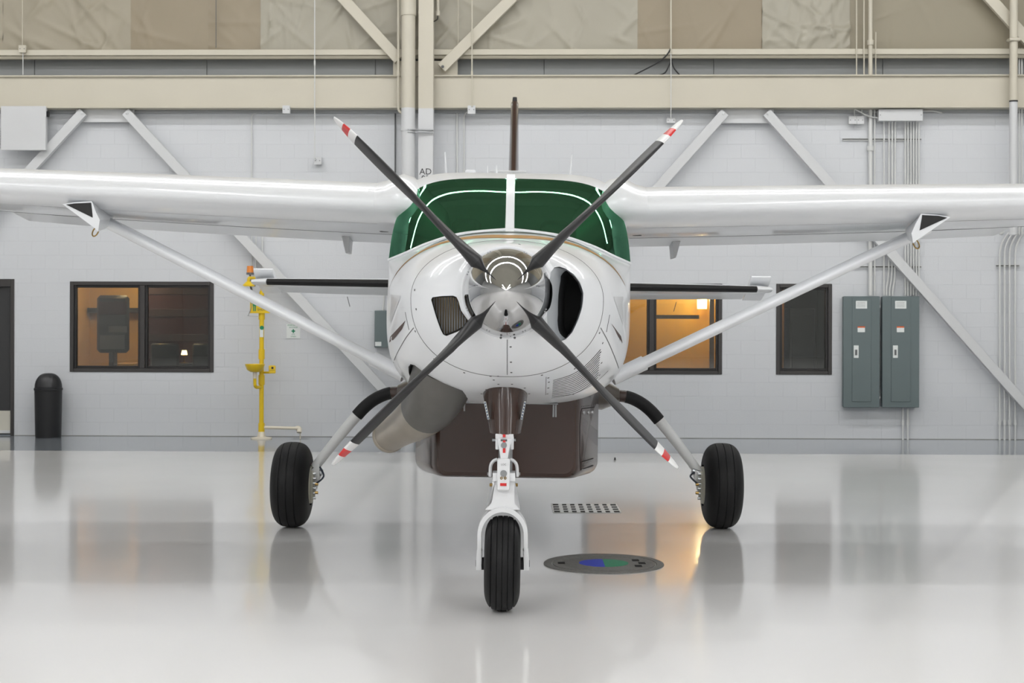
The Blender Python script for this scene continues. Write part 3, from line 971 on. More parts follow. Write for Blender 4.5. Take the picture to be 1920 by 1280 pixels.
for k, x in enumerate((1874.5, 1883.5, 1893, 1903.5)):
    dx = 26 - k * 1.0
    conduit([(x + dx, 428), (x + 8, 446), (x, 468), (x, 826)], .0135, .05,
            ['leftmost', 'second', 'third', 'rightmost'][k] + ' of four bent conduits at the right edge', fit=[(x, 792)])
q = W(1878, 434, .03); bm = B(); lathe(bm, [(0, -.03), (.04, -.02), (.045, 0)], (q.x, 0, q.z), 'Y', 16)
build('junction_boss', 'round grey cap beside the bend of the right edge conduits', 'cap', [('cap', bm, M_CONDUIT)], WM)
conduit([(1693, 765), (1693, 826)], .0135, .05, 'left short conduit from the electrical panel to the floor', fit=[(1693, 792)])
conduit([(1702, 765), (1702, 826)], .0135, .05, 'right short conduit from the electrical panel to the floor', fit=[(1702, 792)])
# right pipe column
wc = .34; cxr = W(1900, 300, wc).x; rr = (W(1908, 300, wc).x - W(1893, 300, wc).x) / 2
zs2 = W(1900, 190, wc).z
def mk2(z0, z1):
    bm = B(); tube(bm, [(cxr, -wc, z0), (cxr, -wc, z1)], rr, 20); return bm
k1 = B(); tube(k1, [(cxr, -wc, zs2 - .01), (cxr, -wc, zs2 + .012)], rr * 1.06, 20)
k2 = B(); box(k2, (cxr, -wc, W(1900, 75, wc).z), (.16, .16, .045), .01)
lo_ = B(); tube(lo_, [(cxr, -wc, W(1900, 440, wc).z), (cxr, -wc, zs2)], rr, 20)
build('pipe', 'tall pipe at the right edge, cream above a dark ring and grey below', 'pipe',
      [('lower_length', lo_, M_GREYSTEEL), ('upper_length', mk2(zs2, HZ - .002), M_CREAM), ('paint_ring', k1, M_INK), ('coupling', k2, M_CREAM)], WM)
conduit([(1911, 90), (1911, 440)], .010, .10, 'thin conduit just right of the tall right edge pipe', m=M_CONDUIT)
conduit([(1916, 90), (1916, 440)], .012, .10, 'conduit at the very right edge behind the tall pipe', m=M_CONDUIT)

# electrical panels
def elec_panel(px0, px1, label):
    a = W(px0, 763, .16); b = W(px1, 556, .16)
    bd = B(); box2(bd, (a.x + .012, -.004, a.z), (b.x - .012, -.14, b.z), .004)
    cv = B(); box2(cv, (a.x, -.14, a.z - .005), (b.x, -.16, b.z + .005), .006)
    w_ = b.x - a.x; xm = (a.x + b.x) / 2
    dr_ = B(); box2(dr_, (a.x + w_ * .24, -.16, a.z + .08), (a.x + w_ * .76, -.168, b.z - .02), .003)
    zz_ = W(px0, 659, .17).z
    hp = B(); box2(hp, (xm - .115 - .0, -.168, zz_ - .09), (xm - .045, -.176, zz_ + .09), .003)
    hs = B(); box2(hs, (xm - .096, -.176, zz_ - .05), (xm - .066, -.186, zz_ + .03), .003)
    l1 = B(); z1_ = W(px0, 571, .17).z; box2(l1, (xm - .085, -.168, z1_ - .055), (xm + .075, -.1695, z1_ + .055))
    ln = B()
    for k in range(4): box2(ln, (xm - .07, -.1695, z1_ + .03 - k * .02), (xm + .05, -.1698, z1_ + .034 - k * .02))
    l2 = B(); z2_ = W(px0, 617, .17).z; box2(l2, (xm - .06, -.168, z2_ - .042), (xm + .045, -.1695, z2_ + .022))
    l3 = B(); box2(l3, (xm - .06, -.168, z2_ + .022), (xm + .045, -.1695, z2_ + .042))
    h1 = B(); box2(h1, (b.x - .01, -.1, b.z - .16), (b.x + .012, -.15, b.z - .12), .004)
    h2 = B(); box2(h2, (b.x - .01, -.1, a.z + .12), (b.x + .012, -.15, a.z + .16), .004)
    build('electrical_panel', label, 'panel', [('body', bd, M_PANEL), ('cover', cv, M_PANEL),
          ('door', dr_, M_PANEL, [('handle_plate', hp, M_SIGNW), ('handle', hs, M_UNDER), ('label_plate', l1, M_SIGNW), ('print', ln, M_UNDER),
                                  ('warning_label', l2, M_SIGNW), ('warning_band', l3, M_ORANGE)]),
          ('hinge', h1, M_GREYSTEEL), ('hinge', h2, M_GREYSTEEL)], WM)
elec_panel(1581, 1650, 'tall grey-green electrical panel, the left of the pair by the narrow window')
elec_panel(1654, 1724, 'tall grey-green electrical panel, the right of the pair by the diagonal brace')
a = W(702, 651, .12); b = W(760, 582, .12)
bd = B(); box2(bd, (a.x, -.004, a.z), (b.x, -.12, b.z), .006)
ll = B(); box2(ll, (a.x + .01, -.12, a.z + .02), (a.x + .1, -.1215, a.z + .08))
build('switch_box', 'grey-green switch box half hidden by the left side of the nose', 'box', [('body', bd, M_PANEL), ('label_plate', ll, M_SIGNW)], WM)
q = [W(718, 582, .06), W(720, 560, .05), W(722, 540, .05)]
bm = B(); tube(bm, q, .012, 8)
build('conduit', 'conduit rising from the half hidden switch box', 'conduit', [('tube', bm, M_CONDUIT)], WM)

# ------------------------------------------------------------------ emergency shower
w_s = .38
def Ws(px, py, w=w_s):
    q = W(px, py, w); return Vector((q.x, q.y, q.z))
xp = Ws(490.5, 700).x
zt = Ws(490, 546).z
pol = B(); tube(pol, [(xp, -w_s, .06), (xp, -w_s, zt)], .034, 16)
tee = []
for py in (590, 664, 712, 802):
    z_ = Ws(490, py).z; k = B(); tube(k, [(xp, -w_s, z_ - .07), (xp, -w_s, z_ + .07)], .046, 16); tee.append(('fitting', k, M_YELLOW))
fl_ = B(); lathe(fl_, [(.0, .0), (.15, .0), (.15, .015), (.06, .03), (.04, .13), (.0, .13)], (xp, -w_s, 0), seg=24)
bz = Ws(480, 690).z; bx_ = Ws(482, 690).x
bas = B(); lathe(bas, [(0, -.10), (.06, -.10), (.11, -.07), (.135, -.01), (.14, .015), (.128, .012), (.10, -.05), (0, -.075)], (bx_, -w_s - .16, bz + .05), seg=28)
tr_ = B(); tube(tr_, rounded([Vector((bx_, -w_s - .16, bz - .05)), Vector((bx_, -w_s - .16, bz - .27)), Vector((xp, -w_s, bz - .27)), Vector((xp, -w_s, bz - .1))], .06), .024, 10)
tr2 = B(); tube(tr2, [(bx_, -w_s - .16, bz - .14), (bx_, -w_s - .16, bz - .05)], .03, 12)
hz_ = Ws(505, 698).z
arm = B(); tube(arm, [(xp, -w_s, hz_), (Ws(508, 698).x, -w_s - .06, hz_)], .016, 8)
fx = Ws(512, 692)
flg = B(); box(flg, (fx.x, -w_s - .07, fx.z), (.10, .012, .115), .008)
flp = B(); box(flp, (fx.x, -w_s - .077, fx.z - .012), (.075, .002, .004)); box(flp, (fx.x + .005, -w_s - .077, fx.z + .022), (.03, .002, .03))
# top sign, shower head
s0 = Ws(469, 587, .44); s1 = Ws(506, 560, .44)
sgn = B(); box2(sgn, (s0.x, -.45, s0.z), (s1.x, -.44, s1.z), .002)
fig = B()
fxx, fz = s0.x + .065, s0.z + .03
box2(fig, (fxx - .02, -.4525, fz), (fxx - .004, -.45, fz + .075)); box2(fig, (fxx + .004, -.4525, fz), (fxx + .02, -.45, fz + .075))
box2(fig, (fxx - .025, -.4525, fz + .07), (fxx + .025, -.45, fz + .13)); box2(fig, (fxx - .04, -.4525, fz + .105), (fxx + .05, -.45, fz + .13))
lathe(fig, [(0, -.4525), (.018, -.4525), (.018, -.45)], (fxx, 0, fz + .15), 'Y', 12)
wd = text_bm('EMERGENCY', .032, Matrix.Translation((s0.x + .2, -.4508, s0.z + .12)) @ FACE)
wd2 = text_bm('SHOWER', .045, Matrix.Translation((s0.x + .2, -.4508, s0.z + .05)) @ FACE)
hd = Ws(466, 534, .62)
hed = B(); lathe(hed, [(0, .05), (.03, .05), (.05, .03), (.085, .0), (.085, -.02), (0, -.02)], (hd.x, -.62, hd.z), seg=24)
harm = B(); tube(harm, rounded([Vector((xp, -w_s, zt - .02)), Vector((xp, -w_s, hd.z + .1)), Vector((hd.x, -.62, hd.z + .1)), Vector((hd.x, -.62, hd.z + .04))], .05), .022, 10)
pull = B(); tube(pull, smooth_path([Ws(470, 566, .5), Ws(472, 575, .5), Ws(466, 590, .5), Ws(466, 592, .5), Ws(484, 593, .45)], 5), .005, 6)
pull2 = B(); tube(pull2, smooth_path([Vector((hd.x + .02, -.6, hd.z)), Ws(472, 545, .55), Ws(475, 560, .5)], 5), .014, 8)
bea = Ws(469, 505, .3); bcn = B(); lathe(bcn, [(0, .05), (.045, .05), (.05, -.045), (0, -.045)], (bea.x, -.3, bea.z), seg=18)
bb_ = B(); lathe(bb_, [(.055, -.045), (.055, -.075), (0, -.075)], (bea.x, -.3, bea.z), seg=18)
bs = B(); tube(bs, [(bea.x, -.3, bea.z - .07), (bea.x, -.3, hd.z + .0), (bea.x + .02, -.06, hd.z)], .014, 8)
tag_ = B(); tz = Ws(491, 622).z; box(tag_, (xp + .005, -w_s - .036, tz), (.05, .004, .15), 0)
tg2 = B(); lathe(tg2, [(0, -.004), (.03, -.004), (.03, 0)], (xp + .01, -w_s - .038, tz + .06), 'Y', 14)
pvz = Ws(495, 801).z; px2 = Ws(559, 803).x
pv = B(); tube(pv, [(xp, -w_s, pvz), (px2, -w_s, pvz - .01)], .022, 12)
pe = B(); tube(pe, rounded([Vector((px2 - .03, -w_s, pvz - .01)), Vector((px2 + .02, -w_s, pvz - .01)), Vector((px2 + .02, -w_s - .03, pvz - .07))], .03), .034, 12)
drp = B(); tube(drp, [(px2 + .03, -w_s, pvz - .05), (px2 + .03, -w_s, .0)], .007, 8)
build('emergency_shower', 'yellow emergency shower and eyewash post with small basin against the left wall', 'shower',
      [('pole', pol, M_YELLOW)] + tee + [('floor_flange', fl_, M_PVC), ('basin', bas, M_YELLOW), ('drain_trap', tr_, M_YELLOW), ('tailpiece', tr2, M_PVC),
       ('valve_arm', arm, M_YELLOW), ('push_flag', flg, M_YELLOW, [('print', flp, M_INK)]),
       ('sign', sgn, M_YELLOW, [('figure', fig, M_GREEN), ('lettering', wd, M_GREEN), ('lettering', wd2, M_INK)]),
       ('shower_head', hed, M_YELLOW), ('shower_arm', harm, M_YELLOW), ('pull_rod', pull, M_METAL), ('pull_chain', pull2, M_UNDER),
       ('inspection_tag', tag_, M_SIGNW, [('stamp', tg2, M_GREEN)]), ('waste_pipe', pv, M_PVC), ('waste_elbow', pe, M_PVC), ('drip_leg', drp, M_PVC)], WM)
build('beacon', 'amber warning beacon above the emergency shower', 'beacon', [('lens', bcn, M_AMBER), ('base', bb_, M_UNDER), ('stem', bs, M_UNDER)], WM)
d_ = WM @ Vector((px2 + .03, -w_s, 0)); bm = B(); lathe(bm, [(0, .0015), (.14, .0015), (.15, 0)], (d_.x, d_.y, 0), seg=24)
build('puddle_stain', 'small dark wet patch on the grey floor strip under the drip pipe', 'stain', [('stain', bm, mat('wet_patch', (92, 96, 98), .05))])
a = W(537, 634, .01); b = W(563, 607, .01)
pl_ = B(); box2(pl_, (a.x, -.002, a.z), (b.x, -.008, b.z), .001)
xm, zm = (a.x + b.x) / 2, (a.z + b.z) / 2
cr = B(); box(cr, (xm, -.0085, zm), (.055, .001, .02)); box(cr, (xm, -.0085, zm), (.02, .001, .055))
t1 = text_bm('EMERGENCY', .030, Matrix.Translation((xm, -.0085, zm + .085)) @ FACE, depth=.0004)
t2 = text_bm('SHOWER', .030, Matrix.Translation((xm, -.0085, zm + .052)) @ FACE, depth=.0004)
t3 = text_bm('EYE', .028, Matrix.Translation((xm, -.0085, zm - .048)) @ FACE, depth=.0004)
t4 = text_bm('WASH', .028, Matrix.Translation((xm, -.0085, zm - .08)) @ FACE, depth=.0004)
build('wall_sign', 'small square white sign with green cross right of the yellow shower', 'sign',
      [('plate', pl_, M_SIGNW), ('cross', cr, M_GREEN)] + [('lettering', t, M_GREEN) for t in (t1, t2, t3, t4)], WM)

# ------------------------------------------------------------------ trash can
tc = W(90.5, 800, .28); tx_, ty_ = tc.x, tc.y
rt = (W(116, 800, .28).x - W(65, 800, .28).x) / 2
zr = W(90, 729, .28).z; ztp = W(90, 699, .28).z
bm = B(); lathe(bm, [(0, 0), (rt * .9, 0), (rt * .92, .02), (rt * .98, zr - .01), (0, zr - .01)], (tx_, ty_, 0), seg=36)
rim = B(); lathe(rim, [(rt * .96, zr - .02), (rt * 1.02, zr - .015), (rt * 1.02, zr + .015), (rt * .96, zr + .02)], (tx_, ty_, 0), seg=36)
dome = B(); n = 10; H = ztp - zr
lathe(dome, [(rt * .97, zr + .01)] + [(rt * .97 * math.cos(k / n * PI / 2) ** .75 if k < n else 0, zr + .015 + (H - .015) * math.sin(k / n * PI / 2)) for k in range(n + 1)], (tx_, ty_, 0), seg=36)
flap = B()
rows = []
for k in range(7):
    t = .06 + .62 * k / 6
    r_ = rt * .97 * math.cos(t * PI / 2) ** .75 + .008; z_ = zr + .015 + (H - .015) * math.sin(t * PI / 2)
    rows.append([Vector((tx_ + x, ty_ - math.sqrt(max(r_ * r_ - x * x, 1e-6)), z_)) for x in [rt * .52 * (i / 4 - 1) for i in range(9)]])
loft(flap, rows, closed=False)
build('trash_can', 'black dome-topped trash can standing against the wall under the wide window', 'trash can',
      [('bin', bm, M_BLACK), ('rim', rim, M_BLACK), ('dome_lid', dome, M_BLACK), ('push_flap', flap, mat('black_flap', (40, 40, 42), .4))], WM)

# ------------------------------------------------------------------ floor drain cover and manhole
g0 = FL(1098, 953)
fw_, fd_ = .60, .62
M_GRATE = mat('drain_grate_steel', (150, 150, 148), .45, metal=.6)
pit = B(); box(pit, (g0.x, g0.y, .0012), (fw_, fd_, .0016))
bars = B()
nx_, ny_ = 9, 5
for i in range(nx_):
    x = g0.x - fw_ / 2 + fw_ * i / (nx_ - 1); wdt = .034 if 0 < i < nx_ - 1 else .012
    box(bars, (x, g0.y, .0032), (wdt, fd_ + .01, .003))
cb = B()
for j in range(ny_):
    y = g0.y - fd_ / 2 + fd_ * j / (ny_ - 1); box(cb, (g0.x, y, .0034), (fw_ + .01, .05 if 0 < j < ny_ - 1 else .012, .0030))
build('floor_drain', 'square steel drain grate let into the floor behind the manhole', 'drain',
      [('pit', pit, M_DARK), ('bar', bars, mat('grate_paint', (214, 214, 212), .35)), ('crossbar', cb, mat('grate_paint', (214, 214, 212), .35))])
m0 = FL(1132, 1057)
R_ = .425
M_IRON = mat('cast_iron', (112, 111, 109), .6, var=.35, vscale=60, bump=.5, bscale=90)
rimm = B(); lathe(rimm, [(R_, 0), (R_, .007), (R_ - .05, .007), (R_ - .055, .003)], (m0.x, m0.y, 0), seg=64)
lidm = B(); lathe(lidm, [(R_ - .062, .002), (R_ - .062, .007), (R_ - .11, .007), (R_ - .115, .0045), (R_ - .14, .0045), (R_ - .145, .007), (0, .007)], (m0.x, m0.y, 0), seg=64)
def half_disc(x0, y0, r, sgn):
    bm = B(); pts = [(x0 + sgn * r * 1.0 * math.cos(t), y0 + r * .95 * math.sin(t)) for t in [(-PI / 2 + PI * k / 16) for k in range(17)]]
    a = [bm.verts.new((p[0], p[1], .0072)) for p in pts]; b = [bm.verts.new((p[0], p[1], .0082)) for p in pts]
    bm.faces.new(b)
    for i in range(len(a)):
        j = (i + 1) % len(a); bm.faces.new((a[i], a[j], b[j], b[i]))
    return bm
cxm = m0.x + .0
hb = half_disc(cxm + .0, m0.y, .175, -1); hg = half_disc(cxm + .0, m0.y, .175, 1)
ps = [('frame_ring', rimm, M_IRON), ('lid', lidm, M_IRON), ('emblem', hb, mat('emblem_blue', (14, 52, 186), .5, var=.3, vscale=60)), ('emblem', hg, mat('emblem_green', (2, 132, 96), .5, var=.3, vscale=60))]
for dx, dy in ((.235, .12), (.27, 0.0), (.235, -.12), (-.3, 0)):
    k = B(); box(k, (m0.x + dx, m0.y + dy, .0076), (.05, .08, .0012), 0); ps.append(('lift_slot', k, M_DARK))
build('manhole_cover', 'round cast iron manhole cover with blue and green emblem beside the nose wheel', 'manhole', ps)
bm = B(); q = FL(1153, 862); lathe(bm, [(0, .002), (.02, .002), (.025, 0)], (q.x, q.y, 0), seg=10); tube(bm, [(q.x, q.y, .001), (q.x, q.y, .03)], .010, 8)
build('floor_bolt', 'tiny dark peg on the floor right of the cargo pod', 'bolt', [('peg', bm, M_BLACK)])
# ================================================================== the aeroplane
air = empty('airplane', 'white high-wing single propeller airplane with brown belly pod, nose toward the viewer', 'airplane', AM)
def A(name, bm, m, parent=None, ang=38.0, label=None, kind=None, fix=True):
    return part(name, bm, m, parent or air, ang, label, kind, fix)
bpy.context.view_layer.update()
HUB = P(950, 547, 0.0); HUB.y = 0.0
ZF = math.tan(AIR_ROLL)     # floor height in aeroplane coordinates is x * ZF

# ---------------- fuselage sections: s, zc, half width, top, bottom, n top, n bottom
SEC = [(0.05, HUB.z, .258, HUB.z + .258, HUB.z - .258, 2.0, 2.0),
       (0.10, HUB.z, .285, HUB.z + .270, HUB.z - .285, 2.0, 2.0),
       (0.20, 1.875, .385, 2.168, 1.530, 2.05, 2.05),
       (0.32, 1.860, .480, 2.180, 1.465, 2.1, 2.1),
       (0.45, 1.850, .555, 2.192, 1.405, 2.1, 2.2),
       (0.90, 1.830, .690, 2.250, 1.265, 2.2, 2.6),
       (1.40, 1.810, .780, 2.300, 1.190, 2.2, 3.0),
       (2.00, 1.790, .836, 2.335, 1.150, 2.2, 3.2)]
CAB = (1.9, .893, 2.778, 1.15, 4.6, 3.4)
ROOF = (1.9, .897, 2.868, 1.15, 5.6, 3.4)
MID = (1.9, .896, 2.845, 1.15, 5.4, 3.4)
TAIL = [(5.2,) + ROOF, (6.2, 1.95, .78, 2.84, 1.28, 3.6, 3.0), (7.5, 2.05, .55, 2.78, 1.55, 2.6, 2.5),
        (9.0, 2.20, .28, 2.70, 1.90, 2.2, 2.2), (10.4, 2.32, .08, 2.60, 2.15, 2, 2)]
NU, NL = 64, 48
def half(hw, b, n, up):
    pts = []
    for k in range(401):
        t = PI * k / 400 if up else PI + PI * k / 400
        c, s_ = math.cos(t), math.sin(t)
        pts.append((hw * math.copysign(abs(c) ** (2 / n), c), b * math.copysign(abs(s_) ** (2 / n), s_)))
    return pts
def resample(pts, n):
    d = [0.0]
    for a, b in zip(pts[:-1], pts[1:]):
        d.append(d[-1] + math.dist(a, b))
    out = []; j = 0
    for k in range(n + 1):
        t = d[-1] * k / n
        while j < len(d) - 2 and d[j + 1] < t: j += 1
        u = 0 if d[j + 1] == d[j] else (t - d[j]) / (d[j + 1] - d[j])
        out.append(tuple(lerp(pts[j][i], pts[j + 1][i], u) for i in range(len(pts[0]))))
    return out
def ring_of(par, s, cx=0.0):
    zc, hw, top, bot, nt, nb = par
    up = resample(half(hw, top - zc, nt, True), NU)
    lo = resample(half(hw, zc - bot, nb, False), NL)
    return [Vector((cx + x, s, zc + z)) for x, z in up[:-1] + lo[:-1]]
def cx_at(s):                    # the hub sits a hair off the axis
    return HUB.x * max(0, 1 - s / 1.2)
cab = ring_of(CAB, 2.75)
# windshield corner and top corner indices on the right half
IC = min(range(NU // 2), key=lambda i: abs(cab[i].z - 2.14))
IE = min(range(NU // 2), key=lambda i: abs(cab[i].z - 2.52))
SB = 2.75
def s0(i):
    if i >= NU: return SB
    k = min(i, NU - i)
    if k <= IC: return SB
    if k <= IE:
        t = (k - IC) / (IE - IC); return lerp(SB, 3.08, t ** 1.0)
    return 2.85 + .23 * (abs(cab[i].x) / abs(cab[IE].x)) ** 2.2
cab0 = [Vector((p.x, s0(i), p.z)) for i, p in enumerate(cab)]
ZB = [(0, 2.360), (.33, 2.328), (.586, 2.262), (.77, 2.190), (abs(cab[IC].x), cab[IC].z)]
def bcurve(x):
    ax = min(abs(x), ZB[-1][0]); z = table(ZB, ax)[0]
    return Vector((x, 2.3 + .45 * (ax / ZB[-1][0]) ** 2.1, z))
last = []
for i, p in enumerate(cab0):
    if IC <= i <= NU - IC:
        t = (i - IC) / (NU - 2 * IC)
        last.append(bcurve(ZB[-1][0] * math.cos(PI * t)))
    else:
        last.append(p.copy())
ss = [.05, .075, .10, .13, .16, .20, .24, .28, .32, .38, .45, .55, .66, .78, .90, 1.05, 1.2, 1.4, 1.6, 1.8, 2.0]
rings = [[HUB + Vector(((p.x - HUB.x) * .8, -HUB.y + .055, (p.z - HUB.z) * .8)) for p in ring_of(table(SEC, .05), .05, HUB.x)]]
rings += [ring_of(table(SEC, s), s, cx_at(s)) for s in ss]
r2 = rings[-1]
for t in (.25, .5, .75):
    rings.append([r2[i].lerp(last[i], t) for i in range(len(last))])
rings.append(last)
bm = B(); loft(bm, rings, True, True, True)
cowl = A('engine_cowl', bm, M_WHITE, ang=32)
bmx = bmesh.new(); bmx.from_mesh(cowl.data); COWL_BVH = BVHTree.FromBMesh(bmx); bmx.free()

def surf(bvh, px, py, off=0.002):
    o = AMI @ Vector((0, 0, CAM_H)); d = (AMI.to_3x3() @ ray(px, py)).normalized()
    loc, nrm, _, _ = bvh.ray_cast(o, d)
    if loc is None: return None, None
    if nrm.dot(d) > 0: nrm = -nrm
    return loc + nrm * off, nrm
def dense(pts, step=6.0):
    out = [pts[0]]
    for a, b in zip(pts[:-1], pts[1:]):
        n = max(1, int(math.dist(a, b) / step))
        for k in range(1, n + 1):
            out.append((lerp(a[0], b[0], k / n), lerp(a[1], b[1], k / n)))
    return out
def px_smooth(pts, sub=5):
    return [(v.x, v.y) for v in smooth_path([Vector((p[0], p[1], 0)) for p in pts], sub)]
def ribbon3(bm, pn, width):
    """pn: list of (point, normal)"""
    L = []
    for i, (p, n) in enumerate(pn):
        a = pn[max(0, i - 1)][0]; b = pn[min(len(pn) - 1, i + 1)][0]
        sd = (b - a).cross(n)
        if sd.length < 1e-9: continue
        sd.normalize()
        w = width[i] if isinstance(width, list) else width
        L.append([p - n * .004 - sd * w / 2, p - sd * w / 2, p + sd * w / 2, p - n * .004 + sd * w / 2])
    loft(bm, L, closed=False)
def seam(name, bvh, pts, width, m, parent, off=.0016, step=5.0, bm=None):
    pn = [surf(bvh, *p, off) for p in dense(pts, step)]
    pn = [q for q in pn if q[0] is not None]
    b_ = bm or B()
    ribbon3(b_, pn, width)
    return A(name, b_, m, parent, 30) if bm is None else None
def decal(name, bvh, pts, m, parent, off=.0018):
    pts = dense(pts, 5)
    cx_ = sum(p[0] for p in pts) / len(pts); cy_ = sum(p[1] for p in pts) / len(pts)
    bm = B(); rr_ = []
    for t in (1.0, .66, .33):
        r_ = []
        for p in pts:
            q, n = surf(bvh, lerp(cx_, p[0], t), lerp(cy_, p[1], t), off)
            r_.append(q)
        if any(q is None for q in r_): return None
        rr_.append(r_)
    loft(bm, rr_, True, False, True)
    return A(name, bm, m, parent, 60)

# ---------------- openings in the cowl
INLET = [(1031, 512), (1038, 503), (1048, 501), (1061, 505), (1075, 514), (1087, 529), (1094, 549), (1092, 575), (1084, 600),
         (1073, 623), (1061, 636), (1050, 640), (1036, 636), (1026, 622), (1024, 590), (1025, 550)]
COOLER = [(809.5, 562), (812, 557.5), (830, 555.5), (852, 555), (859, 558), (863, 566), (867, 582), (881, 602), (874, 614), (858, 622),
          (838, 629.5), (832, 627), (827, 617), (819, 594)]
EXH = [(762, 700), (764, 688), (770, 682), (780, 684), (800, 699), (835, 717), (868, 731), (873, 742), (874, 775), (770, 775)]
def cutter(pts, s_ref, y0, y1):
    b_ = B(); q = [P(p[0], p[1], s_ref) for p in pts]
    prism(b_, [(v.x, v.z) for v in q], y0, y1); return b_
boolean_cut(cowl, [cutter(INLET, .28, -.1, .55), cutter(COOLER, .32, -.1, .42), cutter(EXH, .95, .2, 1.62)])
if not cowl.data.materials: cowl.data.materials.append(M_WHITE)

def lining(pts, s_end, shift, scale, m_list, name):
    q = [surf(COWL_BVH, p[0], p[1], -.004)[0] for p in pts]
    n = len(q); c = sum(q, Vector()) / n
    k_ = 9; rows = []
    for k in range(k_ + 1):
        t = k / k_
        sc = lerp(1.0, scale, t)
        rows.append([Vector((lerp(c.x, p.x, sc) + shift[0] * (t ** .8), lerp(p.y, s_end, t), lerp(c.z, p.z, sc) + shift[1] * t)) for p in q])
    return rows
inl = smooth_path([Vector((p[0], p[1], 0)) for p in INLET + [INLET[0]]], 3)[:-1]
rows = lining([(v.x, v.y) for v in inl], .52, (.11, 0), .93, None, '')
bm = B(); loft(bm, rows[:6]); A('intake_lip', bm, mat('intake_grey', (176, 180, 184), .4), cowl, 60, 'grey curved lip of the engine intake')
bm = B(); loft(bm, rows[5:], True, False, True); A('intake_duct', bm, M_DARK, cowl, 60)
col_ = [(p[0], p[1]) for p in COOLER]
rows = lining(col_, .46, (-.03, 0), .97, None, '')
bm = B(); loft(bm, rows, True, False, True); A('cooler_duct', bm, mat('cooler_core', (28, 25, 22), .7), cowl, 60)
bm = B()
for k in range(17):
    xa = lerp(807, 884, k / 16)
    a_ = P(xa, 556, .34); b_ = P(xa + 6, 628, .40)
    lo_z = None
    ins = [py for py in range(554, 632) if
           sum(1 for i in range(len(COOLER)) if (COOLER[i][1] > py) != (COOLER[i - 1][1] > py) and
               xa < (COOLER[i - 1][0] - COOLER[i][0]) * (py - COOLER[i][1]) / (COOLER[i - 1][1] - COOLER[i][1]) + COOLER[i][0]) % 2 == 1]
    if len(ins) > 6:
        p0, p1 = P(xa, ins[0] - 2, .34), P(xa, ins[-1] + 2, .42)
        p0.y = .33; p1.y = .40
        tube(bm, [p0, p1], .0030, 5)
A('cooler_fins', bm, mat('cooler_fin_bronze', (150, 128, 92), .4, metal=.6), cowl, 60, 'fine bronze fins of the oil cooler', 'stuff')

# ---------------- seams, fasteners, louvres, stripes
bm = B()
ri = [HUB] * 0
ring45 = ring_of(table(SEC, .47), .47, cx_at(.47))
pn = []
for p in ring45 + ring45[:2]:
    loc, nrm, _, _ = COWL_BVH.find_nearest(p)
    if nrm.dot(p - Vector((0, .47, 1.85))) < 0: nrm = -nrm
    pn.append((loc + nrm * .0012, nrm))
ribbon3(bm, pn, .006); A('cap_seam', bm, M_UNDER, cowl, 40)
seam('split_seam', COWL_BVH, [(951, 636), (951, 702)], .004, M_UNDER, cowl)
seam('panel_seam', COWL_BVH, px_smooth([(776, 614), (760, 635), (742, 668), (735, 692)]), .005, M_UNDER, cowl)
seam('panel_seam', COWL_BVH, px_smooth([(1126, 614), (1140, 640), (1152, 668), (1160, 690)]), .005, M_UNDER, cowl)
seam('panel_seam', COWL_BVH, px_smooth([(760, 585), (763, 600), (767, 618)]), .006, M_UNDER, cowl)
seam('panel_seam', COWL_BVH, px_smooth([(1143, 590), (1140, 606), (1137, 622)]), .006, M_UNDER, cowl)
seam('panel_seam', COWL_BVH, px_smooth([(1024, 706), (1023, 740)]), .003, M_UNDER, cowl)
seam('panel_seam', COWL_BVH, px_smooth([(1034, 746), (1075, 738), (1112, 720), (1140, 695)]), .003, M_UNDER, cowl)
FAST = [(777.7, 543.5), (780.4, 579.5), (778.7, 620.8), (814.3, 672.8), (870.4, 698.4), (957.4, 650), (958, 678.6), (958.8, 698), (919.8, 705),
        (934, 705), (925.8, 712), (934.6, 720), (960, 720), (1016, 703), (1028, 708), (1077.7, 691), (1029, 716), (1028, 727), (1026.5, 738), (912, 730),
        (903, 738), (984, 727), (992, 738), (1124, 624), (1130, 643), (1126, 660), (1128, 680), (1124, 703), (1075, 739), (957, 629), (939, 633), (965, 633), (974, 458)]
fm = B(); lathe(fm, [(0, -.0006), (.0065, -.0006), (.007, .001)][::-1], (0, 0, 0), 'Y', 8)
fme = mesh_of('fastener', fm, M_UNDER)
for px, py in FAST:
    q, n = surf(COWL_BVH, px, py, .0012)
    if q is None: continue
    o = bpy.data.objects.new('fastener', fme); COL.objects.link(o); o.parent = cowl
    o.matrix_local = Matrix.Translation(q) @ Vector((0, -1, 0)).rotation_difference(n).to_matrix().to_4x4()
for k in range(12):
    t = k / 11
    top_ = [(1037, 713), (1074, 701), (1101, 682), (1126, 655)]; bot_ = [(1035, 743), (1074, 738), (1101, 724), (1121, 707)]
    pts = px_smooth([(lerp(a[0], b[0], t), lerp(a[1], b[1], t)) for a, b in zip(top_, bot_)], 6)
    seam('louver', COWL_BVH, pts, [.003 + .003 * min(1, k2 / 16) for k2 in range(200)], M_DARK, cowl, off=.0018, step=100)
